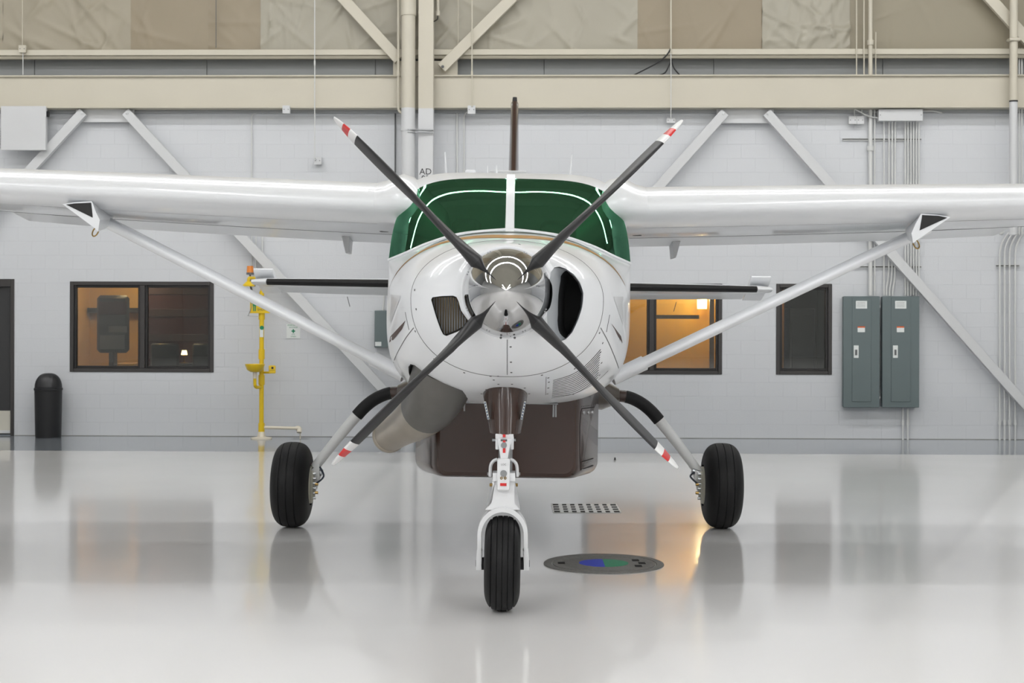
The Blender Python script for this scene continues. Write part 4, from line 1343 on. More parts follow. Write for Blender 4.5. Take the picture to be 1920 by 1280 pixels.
# gold stripe ahead of the windshield and brown flank flashes
def ring_band(sa, sb, i0, i1, m, name):
    rows = [[] for _ in range(7)]
    for i in range(i0, i1 + 1):
        for k in range(7):
            s_ = lerp(sa(i), sb(i), k / 6); r_ = ring_of(table(SEC, s_), s_, cx_at(s_))
            loc, nrm, _, _ = COWL_BVH.find_nearest(r_[i])
            if nrm.dot(r_[i] - Vector((0, s_, 1.8))) < 0: nrm = -nrm
            rows[k].append(loc + nrm * .0016)
    b_ = B(); loft(b_, rows, closed=False); A(name, b_, m, cowl, 60)
def edge_t(i): return abs(i / (NU / 2) - 1)
ring_band(lambda i: .62 + 1.05 * edge_t(i) ** 1.5, lambda i: .86 + .86 * edge_t(i) ** 1.4, 5, NU - 5, M_GOLD, 'gold_stripe')
ring_band(lambda i: 1.10 + .72 * edge_t(i) ** 1.5, lambda i: 1.34 + .52 * edge_t(i) ** 1.4, 4, NU - 4, mat('painted_reflection_dark', (34, 40, 34), .4, spec=.25), 'painted_reflection')  # dark windshield reflection in the cowl top, put into the colour
decal('brown_flash', COWL_BVH, [(732, 631), (761, 600), (754, 617), (738, 637), (730, 642)], mat('brown_flash_paint', (70, 50, 42), .5), cowl)
decal('brown_flash', COWL_BVH, [(1146, 606), (1164, 630), (1167, 643), (1158, 630)], mat('brown_flash_paint', (70, 50, 42), .5), cowl)
decal('grey_patch', COWL_BVH, [(733, 552), (752, 554), (733, 606), (731, 600)], mat('grey_patch_tone', (206, 207, 209), .3, coat=.4), cowl)  # pale patch on each cowl flank, a little greyer than the white
decal('grey_patch', COWL_BVH, [(1168, 556), (1150, 556), (1168, 610), (1169, 604)], mat('grey_patch_tone', (206, 207, 209), .3, coat=.4), cowl)

# ---------------- cabin shell with side windows
rs = [cab0, ring_of(MID, 3.16)] + [ring_of(ROOF, s) for s in (3.36, 3.72, 3.9, 4.4, 5.2)]
rs += [ring_of(table(TAIL, s), s) for s in (5.6, 6.0, 6.5, 7.0, 7.6, 8.3, 9.0, 9.7, 10.4)]
n_ = len(cab0)
bm = B(); gl = {1: B(), -1: B()}
vr = [[bm.verts.new(p) for p in r] for r in rs]
for k in range(len(rs) - 1):
    for i in range(n_):
        j = (i + 1) % n_
        m_ = min(i, NU - 1 - i) if i < NU else -1
        win = (k in (1, 2, 4) and IC + 1 <= m_ <= IE + 1)
        if win:
            sgn = 1 if i < NU / 2 else -1
            g_ = gl[sgn]
            g_.faces.new([g_.verts.new(v) for v in (rs[k][i], rs[k][j], rs[k + 1][j], rs[k + 1][i])])
        else:
            bm.faces.new((vr[k][i], vr[k][j], vr[k + 1][j], vr[k + 1][i]))
bm.faces.new(vr[-1])
fus = A('fuselage', bm, M_WHITE, ang=32)
for sgn in (1, -1):
    finish(gl[sgn], True)
    A('side_window', gl[sgn], M_GLASS, fus, 60)
# trim liner inside the cabin
def shrink(p, d, zc=1.95): 
    v = Vector((p.x, 0, p.z - zc)); L = v.length
    return Vector((p.x * (1 - d / L), p.y, zc + (p.z - zc) * (1 - d / L)))
bm = B()
lr = [[shrink(p, .03) for p in r] for r in [ring_of(CAB, s) for s in (4.45, 4.8, 5.1)]]
loft(bm, lr, True, False, True); A('cabin_liner', bm, mat('cabin_trim', (186, 188, 182), .8), fus, 60)
bm = B()
up_ = [[shrink(p, .02) for p in r[IE + 2:NU - IE - 1]] for r in (cab0, ring_of(MID, 3.2), ring_of(ROOF, 4.45))]
loft(bm, up_, closed=False); A('headliner', bm, mat('cabin_trim', (186, 188, 182), .8), fus, 60)
gsh = B(); box2(gsh, (-.68, 2.82, 2.02), (.68, 3.12, 2.18), .04)
A('glareshield', gsh, mat('glareshield_black', (84, 96, 98), .7), fus)
for sx in (-.36, .36):
    b_ = B(); box2(b_, (sx - .23, 3.78, 1.75), (sx + .23, 3.92, 2.32), .05); box2(b_, (sx - .22, 3.4, 1.68), (sx + .22, 3.9, 1.8), .04)
    st_ = A('crew_seat', b_, mat('seat_grey', (120, 118, 112), .8), fus)
    b_ = B(); box2(b_, (sx - .12, 3.80, 2.36), (sx + .12, 3.9, 2.54), .04); A('headrest', b_, mat('seat_grey', (120, 118, 112), .8), fus)
    b_ = B(); tube(b_, [(sx, 3.12, 2.0), (sx, 3.3, 2.06)], .02, 8); tube(b_, smooth_path([(sx - .17, 3.3, 2.16), (sx - .15, 3.3, 2.05), (sx, 3.3, 2.03), (sx + .15, 3.3, 2.05), (sx + .17, 3.3, 2.16)], 5), .014, 8)
    A('control_yoke', b_, M_BLACK, fus)

# ---------------- windshield: two panes and a centre post
def curve_rs(pts, n): return [Vector(p) for p in resample([tuple(p) for p in pts], n)]
KU, KV = 26, 16
for sgn in (1, -1):
    Bc = curve_rs([Vector((abs(p.x) * sgn, p.y, p.z)) for p in last[IC:NU // 2 + 1]], KU)
    Tc = curve_rs([Vector((abs(p.x) * sgn, p.y, p.z)) for p in cab0[IE:NU // 2 + 1]], KU)
    Ec = curve_rs([Vector((abs(p.x) * sgn, p.y, p.z)) for p in cab0[IC:IE + 1]], KV)
    for C_ in (Bc, Tc): C_[-1].x = 0
    Cc = [Bc[-1].lerp(Tc[-1], k / KV) + Vector((0, -.03, .03)) * math.sin(PI * k / KV) for k in range(KV + 1)]
    bm = B(); g = []
    for v in range(KV + 1):
        r = []
        for u in range(KU + 1):
            a_, b_ = u / KU, v / KV
            p = (Bc[u] * (1 - b_) + Tc[u] * b_ + Ec[v] * (1 - a_) + Cc[v] * a_
                 - (Bc[0] * (1 - a_) * (1 - b_) + Bc[-1] * a_ * (1 - b_) + Tc[0] * (1 - a_) * b_ + Tc[-1] * a_ * b_))
            bul = math.sin(PI * min(1, a_ * 1.15) * .87) * math.sin(PI * b_) * .035
            p += Vector((.6 * sgn * (1 - a_), -.75, .5)) * bul
            r.append(bm.verts.new(p))
        g.append(r)
    for v in range(KV):
        for u in range(KU):
            bm.faces.new((g[v][u], g[v][u + 1], g[v + 1][u + 1], g[v + 1][u]))
    A('windshield_pane', bm, M_GREENGL, fus, 80)
rows = []
for k in range(-1, KV + 2):
    t = min(max(k / KV, 0), 1)
    p = last[NU // 2].lerp(cab0[NU // 2], k / KV) + Vector((0, -.03, .03)) * math.sin(PI * t)
    rows.append([p + Vector((x, yo, yo * -.8)) for x, yo in ((-.036, .01), (-.030, -.012), (.030, -.012), (.036, .01))])
bm = B(); loft(bm, rows, True, True, True); A('windshield_post', bm, M_WHITE, fus)
# pale frame line along the bottom and around the glass
pn = [(last[i] + Vector((0, -.006, .008)), Vector((0, -.6, .8))) for i in range(IC, NU - IC + 1)]
bm = B(); tube(bm, [p for p, n in pn], .011, 8); A('windshield_sill', bm, M_WHITE, fus)

# ---------------- spinner
bm = B(); prof = []
R0, Ls = .256, .60
for k in range(29):
    t = k / 28
    r_ = R0 * (.45 * t + .55 * (1 - (1 - t) ** 2)) ** .68
    prof.append((r_, .105 - Ls + Ls * t))
prof[0] = (0.0, .105 - Ls)
prof.append((R0 - .004, .108)); prof.append((R0 - .03, .108))
lathe(bm, prof, (HUB.x, 0, HUB.z), 'Y', 96); A('spinner', bm, M_CHROME, ang=60, label='polished chrome spinner cone')
spn = air.children[-1]
def spin_y(r):   # spinner surface depth at radius
    for a_, b_ in zip(prof[:-1], prof[1:]):
        if a_[0] <= r <= b_[0]:
            return lerp(a_[1], b_[1], (r - a_[0]) / max(1e-6, b_[0] - a_[0]))
    return .1
rv = B(); lathe(rv, [(0, -.002), (.005, -.002), (.005, .001)], (0, 0, 0), 'Y', 8); rvm = mesh_of('rivet', rv, M_METAL)
for k in range(4):
    for da in (-.62, -.52, .52, .62, -.3, .3):
        if abs(da) == .3: continue
        a_ = PI / 4 + k * PI / 2 + da * .62
        o = bpy.data.objects.new('rivet', rvm); COL.objects.link(o); o.parent = spn
        o.location = (HUB.x + .238 * math.cos(a_), spin_y(.238) - .001, HUB.z + .238 * math.sin(a_))

# ---------------- propeller blades (feathered)
BL = [(.12, .090, .090, 96), (.20, .098, .090, 97), (.26, .118, .078, 98), (.34, .150, .060, 99), (.45, .175, .046, 96), (.60, .190, .038, 89),
      (.80, .195, .031, 80), (1.0, .185, .025, 76), (1.19, .165, .019, 75), (1.238, .150, .017, 75), (1.288, .118, .014, 75), (1.335, .085, .010, 75), (1.358, .045, .006, 75)]
def blade_rings(rs_, ang, grow=0.0):
    rd = Vector((math.cos(ang), 0, math.sin(ang))); tg = Vector((-math.sin(ang), 0, math.cos(ang)))
    out = []
    for r_ in rs_:
        c, t, be = table(BL, r_); be = math.radians(be)
        ch = tg * math.cos(be) + Vector((0, 1, 0)) * math.sin(be)
        th = tg * -math.sin(be) + Vector((0, 1, 0)) * math.cos(be)
        ring = []
        for k in range(20):
            a_ = 2 * PI * k / 20
            ring.append(HUB + Vector((0, .02, 0)) + rd * r_ + ch * (c / 2 + grow) * math.cos(a_) + th * (t / 2 + grow) * math.sin(a_) * (1 if t > .05 else (1 - .35 * math.cos(a_))))
        out.append(ring)
    return out
for px, py, nm in ((627, 222, 'upper left'), (1279, 225, 'upper right'), (629, 866, 'lower left'), (1268, 873, 'lower right')):
    q = P(px, py, 0.02) - HUB; ang = math.atan2(q.z, q.x)
    bm = B(); loft(bm, blade_rings([.12 + (1.185 - .12) * k / 30 for k in range(31)], ang), True, True, True)
    bl = A('propeller_blade', bm, M_BLADE, ang=60)
    for r0, r1, m_ in ((1.185, 1.238, M_TIPW), (1.238, 1.288, M_RED), (1.288, 1.358, M_TIPW)):
        bm = B(); loft(bm, blade_rings([lerp(r0, r1, k / 5) for k in range(6)], ang, .0004), True, True, True)
        A('tip_band', bm, m_, bl, 60)
    # dark root socket in the spinner
    rd = Vector((math.cos(ang), 0, math.sin(ang)))
    bm = B(); tube(bm, [HUB + rd * .10 + Vector((0, .02, 0)), HUB + rd * .222 + Vector((0, .02, 0))], .068, 24, True, .088)
    A('root_boot', bm, M_BLACK, bl, 60)

# ---------------- exhaust
ex = [P(838, 670, .97), P(826, 718, 1.17), P(807, 756, 1.40), P(782, 783, 1.62), P(752, 803, 1.88), P(729, 817, 2.1)]
exr = [.195, .198, .182, .15, .122, .112]
pth = smooth_path(ex, 6)
rad = [table([(i, exr[i]) for i in range(6)], k / 6)[0] for k in range(len(pth))]
cut = 14
bm = B(); tube(bm, pth[:cut + 1], rad[:cut + 1], 32, False); A('exhaust_shroud', bm, M_STEELD, label='dark upper shroud of the exhaust stack')
bm = B(); tube(bm, pth[cut:], [r - .0015 for r in rad[cut:]], 32, False)
tube(bm, pth[cut:][::-1], [r - .008 for r in rad[cut:]][::-1], 32, False)
exo = A('exhaust_pipe', bm, M_STEEL, ang=60)
d = (pth[-1] - pth[-2]).normalized()
bm = B(); tube(bm, [pth[-1] - d * .03, pth[-1] - d * .02, pth[-1] + d * .004], [rad[-1], rad[-1] + .008, rad[-1] + .008], 32, False); A('exhaust_rim', bm, M_STEEL, exo, 60)
bm = B(); tube(bm, [pth[-1] - d * .12, pth[-1] - d * .118], rad[-1] - .01, 24); A('exhaust_bore', bm, M_DARK, exo, 60)

# ---------------- cargo pod
def pod_ring(s, hw, top, bot, rb):
    pts = [(-hw, top)]
    for k in range(9):
        a_ = PI + PI / 2 * k / 8; pts.append((-hw + rb + rb * math.cos(a_), bot + rb + rb * math.sin(a_)))
    for k in range(9):
        a_ = 1.5 * PI + PI / 2 * k / 8; pts.append((hw - rb + rb * math.cos(a_), bot + rb + rb * math.sin(a_)))
    pts.append((hw, top))
    return [Vector((x, s, z)) for x, z in pts]
bm = B()
loft(bm, [pod_ring(2.06, .46, 1.3, .67, .06), pod_ring(2.08, .487, 1.3, .643, .075), pod_ring(2.11, .505, 1.3, .632, .085), pod_ring(2.20, .535, 1.3, .625, .085), pod_ring(2.75, .672, 1.3, .595, .10),
          pod_ring(3.2, .68, 1.3, .59, .10), pod_ring(5.4, .66, 1.3, .62, .1), pod_ring(6.6, .5, 1.35, .85, .1), pod_ring(7.4, .3, 1.6, 1.3, .08)], True, True, True)
pod = A('cargo_pod', bm, M_BROWN, ang=30, label='dark brown belly cargo pod')
bmx = bmesh.new(); bmx.from_mesh(pod.data); POD_BVH = BVHTree.FromBMesh(bmx); bmx.free()
seam('door_seam', POD_BVH, [(1088, 878), (1087, 850), (1087, 800), (1089, 772), (1091, 766), (1114, 763)], .006, M_DARK, pod, off=.003, step=4)
seam('door_seam', POD_BVH, [(1089, 880), (1112, 872)], .005, M_DARK, pod, off=.003, step=4)
seam('door_seam', POD_BVH, [(1089, 866), (1112, 859)], .005, M_DARK, pod, off=.003, step=4)
for pts in ([(1091, 762), (1113, 759)], [(1091, 870), (1111, 863)], [(1091, 879), (1111, 874)]):
    for k in range(8):
        px, py = lerp(pts[0][0], pts[1][0], k / 7), lerp(pts[0][1], pts[1][1], k / 7)
        q, n = surf(POD_BVH, px, py, .003)
        if q is None: continue
        o = bpy.data.objects.new('rivet', fme); COL.objects.link(o); o.parent = pod
        o.matrix_local = Matrix.Translation(q) @ Vector((0, -1, 0)).rotation_difference(n).to_matrix().to_4x4() @ Matrix.Scale(.8, 4)
for px in (1094, 1103, 1110):
    q, n = surf(POD_BVH, px, 773, .004)
    if q is None: continue
    bm = B(); lathe(bm, [(0, -.008), (.012, -.006), (.016, .004)], (0, 0, 0), 'Y', 10)
    o = A('latch', bm, M_METAL, pod); o.matrix_local = Matrix.Translation(q) @ Vector((0, -1, 0)).rotation_difference(n).to_matrix().to_4x4()
bm = B(); box2(bm, (-.32, 1.62, 1.172), (.34, 2.2, 1.180), .002); A('cowl_exit_plate', bm, M_METAL)
for x in (-.31, -.28, .31, .325):
    bm = B(); q = 1.62; tube(bm, [(x, q, 1.17), (x, q, 1.12 if x < 0 else 1.09)], .006, 8); A('drain_tube', bm, M_METAL)

# ---------------- wings
def naca(xc, t):
    return 5 * t * (.2969 * math.sqrt(max(xc, 0)) - .1260 * xc - .3516 * xc ** 2 + .2843 * xc ** 3 - .1030 * xc ** 4)
def camb(xc, m=.022, p=.3):
    return m / p ** 2 * (2 * p * xc - xc * xc) if xc < p else m / (1 - p) ** 2 * ((1 - 2 * p) + 2 * p * xc - xc * xc)
def foil(t, x0, x1, n=22, m=.022):
    """closed outline from x0 to x1 of the chord: upper rear -> front -> lower rear"""
    xs_ = [x0 + (x1 - x0) * (1 - math.cos(PI * k / n * .5)) if x0 == 0 else x0 + (x1 - x0) * k / n for k in range(n + 1)]
    if x0 == 0: xs_ = [x1 * (1 - math.cos(PI * k / n)) / 2 if x1 >= 1 else x1 * (1 - math.cos(PI / 2 * k / n)) for k in range(n + 1)]
    up = [(x, camb(x, m) + naca(x, t)) for x in xs_]; lo = [(x, camb(x, m) - naca(x, t)) for x in xs_]
    return up[::-1] + (lo[1:] if x0 == 0 else lo)
WS = [(.70, 2.62, 1.95, 2.590, .185, 4.0), (1.0, 2.95, 1.98, 2.600, .172, 4.0), (3.2, 2.96, 1.98, 2.665, .160, 3.4), (5.6, 3.14, 1.60, 2.745, .140, 2.2), (7.9, 3.32, 1.22, 2.82, .12, 1.0)]
WS[0] = (.70, 2.95, 1.98, 2.590, .172, 4.0)
def wing_pt(x, xc, zc, sgn, grow=0):
    sle, c, zle, t, inc = table(WS, x); a_ = math.radians(inc)
    return Vector((sgn * x, sle + c * (xc * math.cos(a_) + zc * math.sin(a_)), zle + c * (-xc * math.sin(a_) + zc * math.cos(a_))))
for sgn in (-1, 1):
    xsn = [.86, 1.0, 1.5, 2.0, 2.6, 3.2, 4.0, 4.8, 5.6, 6.6, 7.4, 7.9]
    bm = B(); rr_ = []
    for x in xsn:
        t = table(WS, x)[3]; rr_.append([wing_pt(x, a_, b_, sgn) for a_, b_ in foil(t, 0, .74)])
    for k in range(1, 4):
        sc = math.cos(k / 3 * PI / 2 * .95)
        x = 7.9 + .12 * math.sin(k / 3 * PI / 2); rr_.append([wing_pt(7.9, a_, b_ * sc, sgn) + Vector((sgn * (x - 7.9), 0, 0)) for a_, b_ in foil(.12, 0, .74)])
    loft(bm, rr_, True, True, True)
    wing = A('wing', bm, M_WHITE, ang=50)
    # flap and aileron
    for nm, x0, x1, droop in (('flap', .90, 4.25, 9), ('aileron', 4.27, 7.85, 0)):
        bm = B(); rr_ = []
        for k in range(9):
            x = lerp(x0, x1, k / 8); t = table(WS, x)[3]
            hz = camb(.75) - naca(.75, t); dr_ = math.radians(droop)
            pts = []
            for a_, b_ in foil(t, .748, 1.0, 8):
                da, db = a_ - .75, b_ - hz
                pts.append(wing_pt(x, .75 + da * math.cos(dr_) + db * math.sin(dr_), hz - da * math.sin(dr_) + db * math.cos(dr_), sgn))
            rr_.append(pts)
        loft(bm, rr_, True, True, True); A(nm, bm, M_WHITE, wing, 40)
    # hinge bracket under the flap
    q = wing_pt(1.43, .80, -.05, sgn)
    bm = B(); prism(bm, [(q.x - .034, q.z + .02), (q.x + .034, q.z + .02), (q.x + sgn * -.012 + .012, q.z - .12), (q.x + sgn * -.012 - .008, q.z - .125)], q.y + .10, q.y + .40)
    A('flap_bracket', bm, M_GREYSTEEL, wing)
    q = wing_pt(1.02, .42, 0, sgn); q.z = wing_pt(1.02, .42, camb(.42) - naca(.42, .172), sgn).z
    bm = B(); lathe(bm, [(0, -.006), (.035, -.004), (.04, .003)], q, 'Z', 16); A('fuel_drain', bm, M_UNDER, wing)
    # seams on the underside
    for xc in (.18, .70):
        pn = []
        for k in range(25):
            x = lerp(1.0, 7.7, k / 24); t = table(WS, x)[3]
            pn.append((wing_pt(x, xc, camb(xc) - naca(xc, t) - .0012, sgn), Vector((0, 0, -1))))
        bm = B(); ribbon3(bm, pn, .010 if xc > .5 else .004); A('skin_seam', bm, M_UNDER if xc > .5 else M_GREYSTEEL, wing, 60)
    # root fairing
    bm = B(); rr_ = []
    for x, g_, dz in ((.50, .9, -.17), (.60, 1.02, -.09), (.68, 1.12, -.03), (.75, 1.19, .008), (.82, 1.22, .022), (.89, 1.17, .016), (.96, 1.07, .006), (1.03, 1.015, 0.0)):
        r_ = []
        for a_, b_ in foil(.172, 0, .74):
            p = wing_pt(max(x, .70), -.035 * (g_ - 1) * 6 + a_, b_ * g_, sgn); p.x = sgn * x; p.z += dz; r_.append(p)
        rr_.append(r_)
    loft(bm, rr_, True, True, True); A('root_fairing', bm, M_WHITE, wing, 60)
    # strut
    a0 = P(733, 691, 3.45); a0 = Vector((sgn * abs(a0.x), 3.45, (P(733, 691, 3.45).z + P(1165, 695, 3.45).z) / 2))
    b0 = Vector((sgn * (abs(P(186, 413, 3.6).x) + abs(P(1712, 437, 3.6).x)) / 2, 3.6, (P(186, 413, 3.6).z + P(1712, 437, 3.6).z) / 2))
    ax = (b0 - a0).normalized(); up = Vector((0, 1, 0)); up = (up - ax * up.dot(ax)).normalized(); nn = ax.cross(up)
    def srings(p0, p1, th, ch, k_=2):
        out = []
        for k in range(k_ + 1):
            c_ = p0.lerp(p1, k / k_)
            out.append([c_ + up * ch * .5 * math.cos(2 * PI * i / 24) + nn * th * .5 * math.sin(2 * PI * i / 24) for i in range(24)])
        return out
    bm = B(); loft(bm, srings(a0, b0 + ax * .08, .092, .21, 6), True, True, True)
    strut = A('wing_strut', bm, M_WHITE, ang=60)
    bm = B(); loft(bm, srings(a0 - ax * .12, a0 + ax * .16, .118, .25), True, True, True); A('strut_cuff', bm, M_WHITE, strut, 60)
    # triangular fairing with black face at the strut head
    if sgn < 0: tri = [P(*p, 3.04) for p in ((117, 382.5), (140, 379), (172, 376.5), (180, 398), (187, 412), (184, 434), (178, 428))]; blk = [P(*p, 3.04) for p in ((124, 383.5), (140, 381.3), (171, 380), (172.5, 393), (174, 408))]
    else: tri = [P(*p, 3.04) for p in ((1782, 407), (1758, 402.5), (1727, 400), (1716, 421), (1709, 437), (1712, 456), (1718, 451))]; blk = [P(*p, 3.04) for p in ((1776, 408), (1760, 404.5), (1729, 403), (1727, 418), (1724, 432))]
    c_ = sum(tri, Vector()) / len(tri)
    bm = B(); loft(bm, [tri, [Vector((lerp(b0.x, p.x, .75), 3.35, lerp(p.z, b0.z + .05, .25))) for p in tri], [Vector((lerp(b0.x, p.x, .3), 3.75, lerp(p.z, b0.z + .07, .6))) for p in tri]], True, True, True)
    fa = A('strut_head_fairing', bm, M_WHITE, strut, 30)
    bm = B(); prism(bm, [(p.x, p.z) for p in blk], 3.036, 3.042); A('black_face', bm, mat('black_boot', (16, 16, 17), .5), strut)
    q = P(182, 426, 3.3) if sgn < 0 else P(1715, 449, 3.3)
    bm = B(); rr2 = []
    for k in range(17):
        t = 2 * PI * k / 16; rr2.append(q + Vector((.012 * sgn * 0 + .022 * math.sin(t) + sgn * .03 * -1 * (1 - math.cos(t)) * .4 * -1, 0, -.035 + .035 * math.cos(t))))
    tube(bm, rr2, .0055, 8); A('tie_down_ring', bm, M_BRASS, strut)

# ---------------- tail
ZT = (P(480, 523, 9.6).z + P(1410, 537, 9.6).z) / 2 - .03
TS = [(.05, 9.42, 1.55, .095), (3.0, 9.62, 1.08, .095), (3.14, 9.66, .98, .07)]
def tp(x, xc, zc, sgn):
    sle, c, t = table(TS, x); return Vector((sgn * x, sle + c * xc, ZT + c * zc))
for sgn in (-1, 1):
    bm = B(); loft(bm, [[tp(x, a_, b_, sgn) for a_, b_ in foil(table(TS, x)[2], 0, .62, 16, 0)] for x in (.05, .8, 1.6, 2.4, 3.0, 3.1, 3.14)], True, True, True)
    stb = A('horizontal_stabilizer', bm, mat('tail_grey_white', (206, 208, 210), .3, coat=.3), ang=50)
    bm = B(); loft(bm, [[tp(x, a_ - .006, b_ * 1.06, sgn) for a_, b_ in foil(table(TS, x)[2], 0, .07, 10, 0)] for x in (.3, .8, 1.6, 2.4, 2.95)], True, True, True)
    A('deice_boot', bm, M_RUBBER, stb, 60)
    dr_ = math.radians(15)
    bm = B(); rr_ = []
    for x in (.25, .8, 1.6, 2.4, 2.92):
        r_ = []
        for a_, b_ in foil(table(TS, x)[2], .63, 1.0, 8, 0):
            da = a_ - .63; r_.append(tp(x, .63 + da * math.cos(dr_) + b_ * math.sin(dr_), -da * math.sin(dr_) + b_ * math.cos(dr_), sgn))
        rr_.append(r_)
    loft(bm, rr_, True, True, True); el = A('elevator', bm, mat('tail_grey_white', (206, 208, 210), .3, coat=.3), stb, 40)
    # balance horn at the tip, tipped up with the drooping elevator
    bm = B(); rr_ = []
    for x in (2.93, 3.16):
        r_ = []
        for a_, b_ in foil(.10, 0, 1.0, 12, 0):
            da = -.38 + a_ * .78; zb = b_ * .9
            yy = table(TS, x)[0] + table(TS, x)[1] * .63
            r_.append(Vector((sgn * x, yy + da * math.cos(dr_ * 1.4), ZT + .02 - da * math.sin(dr_ * 1.4) + zb)))
        rr_.append(r_)
    loft(bm, rr_, True, True, True); A('elevator_horn', bm, M_WHITE, stb, 40)
    for x in (1.2, 2.1):
        bm = B(); q = tp(x, .95, -.12, sgn); tube(bm, [q, q + Vector((0, .3, -.12))], .004, 6); A('static_wick', bm, M_UNDER, stb)
# fin: swept loft
FN = [(2.60, 8.6, 2.3, .15), (3.2, 9.15, 1.8, .13), (3.9, 9.65, 1.35, .11), (4.40, 9.98, 1.05, .095)]
bm = B(); rr_ = []
for k in range(11):
    z = lerp(2.60, 4.40, k / 10); sle, c, w_ = table(FN, z); t = w_ / c
    rr_.append([Vector((b_ * c, sle + a_ * c, z)) for a_, b_ in foil(t, 0, 1.0, 14, 0)])
loft(bm, rr_, True, True, True); fin = A('vertical_fin', bm, M_BROWN, ang=50)
bm = B(); box2(bm, (-.022, 10.15, 4.40), (.022, 10.75, 4.46), .01); A('fin_cap', bm, M_BLACK, fin)
bm = B(); box2(bm, (-.035, 10.02, 4.33), (.035, 10.1, 4.375), .008); A('fin_light', bm, M_SIGNW, fin)
bm = B(); tube(bm, [(0, 10.5, 4.44), (0, 10.5, 4.52)], [.034, .026], 12); A('beacon_light', bm, M_BLACK, fin)
bm = B(); prism(bm, [(-.11, 2.72), (.11, 2.72), (.085, 2.80), (-.085, 2.80)], 8.3, 8.9); A('dorsal_fairing', bm, M_BROWN, fin)

# roof antennas
def blade_antenna(px, py0, py1, s, w0, w1, name='antenna'):
    a_ = P(px[0], py0, s); b_ = P(px[1], py1, s); zb = 0
    bm = B(); rr_ = []
    for t in (0, .5, 1.0):
        c_ = Vector((lerp(b_.x, a_.x, t), s + .05 * t, lerp(b_.z - .05, a_.z, t))); w_ = lerp(w1, w0, t)
        rr_.append([c_ + Vector((w_ * .5 * math.cos(2 * PI * k / 12), w_ * 1.6 * math.sin(2 * PI * k / 12), 0)) for k in range(12)])
    loft(bm, rr_, True, True, True); A(name, bm, M_WHITE, fus, 60)
blade_antenna((834, 837), 284, 327, 4.4, .012, .026)
blade_antenna((1073, 1069), 288, 330, 4.4, .012, .026)
blade_antenna((914, 914.5), 309, 326, 4.0, .006, .018)
blade_antenna((931, 931), 309, 326, 4.1, .006, .02)
q = P(883, 322, 3.7); bm = B(); box(bm, (q.x, 3.7, q.z - .005), (.085, .14, .03), .01); A('gps_antenna', bm, M_WHITE, fus)
q = P(953, 320, 6.5); bm = B(); box(bm, (q.x, 6.6, q.z), (.36, .05, .02), .006); A('vhf_antenna', bm, M_GREYSTEEL, fus)

# ---------------- nose gear (traced at its own depth)
SN = .65
def N(px, py, s=SN): return P(px, py, s)
def nbox(bm, px0, py0, px1, py1, y0, y1, bev=.004):
    a_, b_ = N(px0, py1), N(px1, py0); box2(bm, (a_.x, y0, a_.z), (b_.x, y1, b_.z), bev)
def nprism(bm, pts, y0, y1):
    prism(bm, [(N(*p).x, N(*p).z) for p in pts], y0, y1)
# brown fairing: half cone
rr_ = []
for py, x0, x1, f, sc_ in ((690, 902, 993, .27, .95), (722, 903, 992, .27, .94), (745, 905, 989, .26, .91), (770, 910.5, 985, .23, .86), (813, 917.5, 977, .18, .76)):
    a_, b_ = P(x0, py, sc_ - .15), P(x1, py, sc_ - .15); hw = (b_.x - a_.x) / 2; c_ = (a_.x + b_.x) / 2
    r_ = []
    for k in range(25):
        t = PI + PI * k / 24; ct, st2 = math.cos(t), math.sin(t)
        r_.append(Vector((c_ + hw * math.copysign(abs(ct) ** .8, ct), sc_ + f * math.copysign(abs(st2) ** .9, st2), a_.z)))
    r_ += [Vector((c_ + hw, sc_ + .15, a_.z)), Vector((c_ - hw, sc_ + .15, a_.z))]
    rr_.append(r_)
bm = B(); loft(bm, rr_, True, True, True); nf = A('nose_gear_fairing', bm, M_BROWN, ang=40, label='brown fairing over the nose gear leg')
for sx in (0, 1):
    pts = [(907, 753), (911, 753), (917.5, 786), (914, 786)] if sx == 0 else [(986, 753), (983, 753), (976, 786), (979.5, 786)]
    v = [N(*p) for p in pts]
    bm = B(); prism(bm, [(p.x, p.z) for p in v], SN - .0, SN + .04); A('placard', bm, M_SIGNW, nf)
    pr2 = B()
    for k in range(6):
        c_ = v[0].lerp(v[3], (k + .5) / 6).lerp(v[1].lerp(v[2], (k + .5) / 6), .5); box(pr2, (c_.x, SN - .001, c_.z), (.007, .002, .012))
    A('print', pr2, mat('placard_ink', (70, 84, 110), .6), nf)
leg = B(); a_, b_ = N(947, 905), N(947, 800); tube(leg, [(a_.x, SN + .05, a_.z - .1), (a_.x, SN + .05, b_.z)], .042, 20)
A('oleo_strut', leg, M_METAL)
lk = B(); nbox(lk, 929, 812, 963, 821, SN - .07, SN + .06); nbox(lk, 929, 818, 936, 841, SN - .06, SN + .05); nbox(lk, 957, 818, 963.5, 841, SN - .06, SN + .05)
nprism(lk, [(933, 820), (960, 820), (953, 846), (952, 858), (939, 858), (938, 846)], SN - .09, SN - .05)
tq = A('torque_link', lk, M_GEARW)
mk = B(); nbox(mk, 943, 812, 948, 817, SN - .0935, SN - .05, 0); nbox(mk, 943, 823, 948, 827.5, SN - .0935, SN - .09, 0); nbox(mk, 943, 837, 948, 846, SN - .0935, SN - .09, 0)
A('red_mark', mk, M_RED, tq)
sl3 = B(); nbox(sl3, 939, 821, 951, 824.5, SN - .0925, SN - .09, 0); A('slot', sl3, M_UNDER, tq)
q = N(945, 832); bm = B(); lathe(bm, [(0, -.004), (.018, -.004), (.018, .002)], (q.x, SN - .09, q.z), 'Y', 16); A('pin_head', bm, M_METAL, tq)
bm = B(); a_, b_ = N(923, 824), N(967, 824); tube(bm, [(a_.x, SN - .02, a_.z), (b_.x, SN - .02, b_.z)], .009, 10); A('cross_pin', bm, M_METAL, tq)
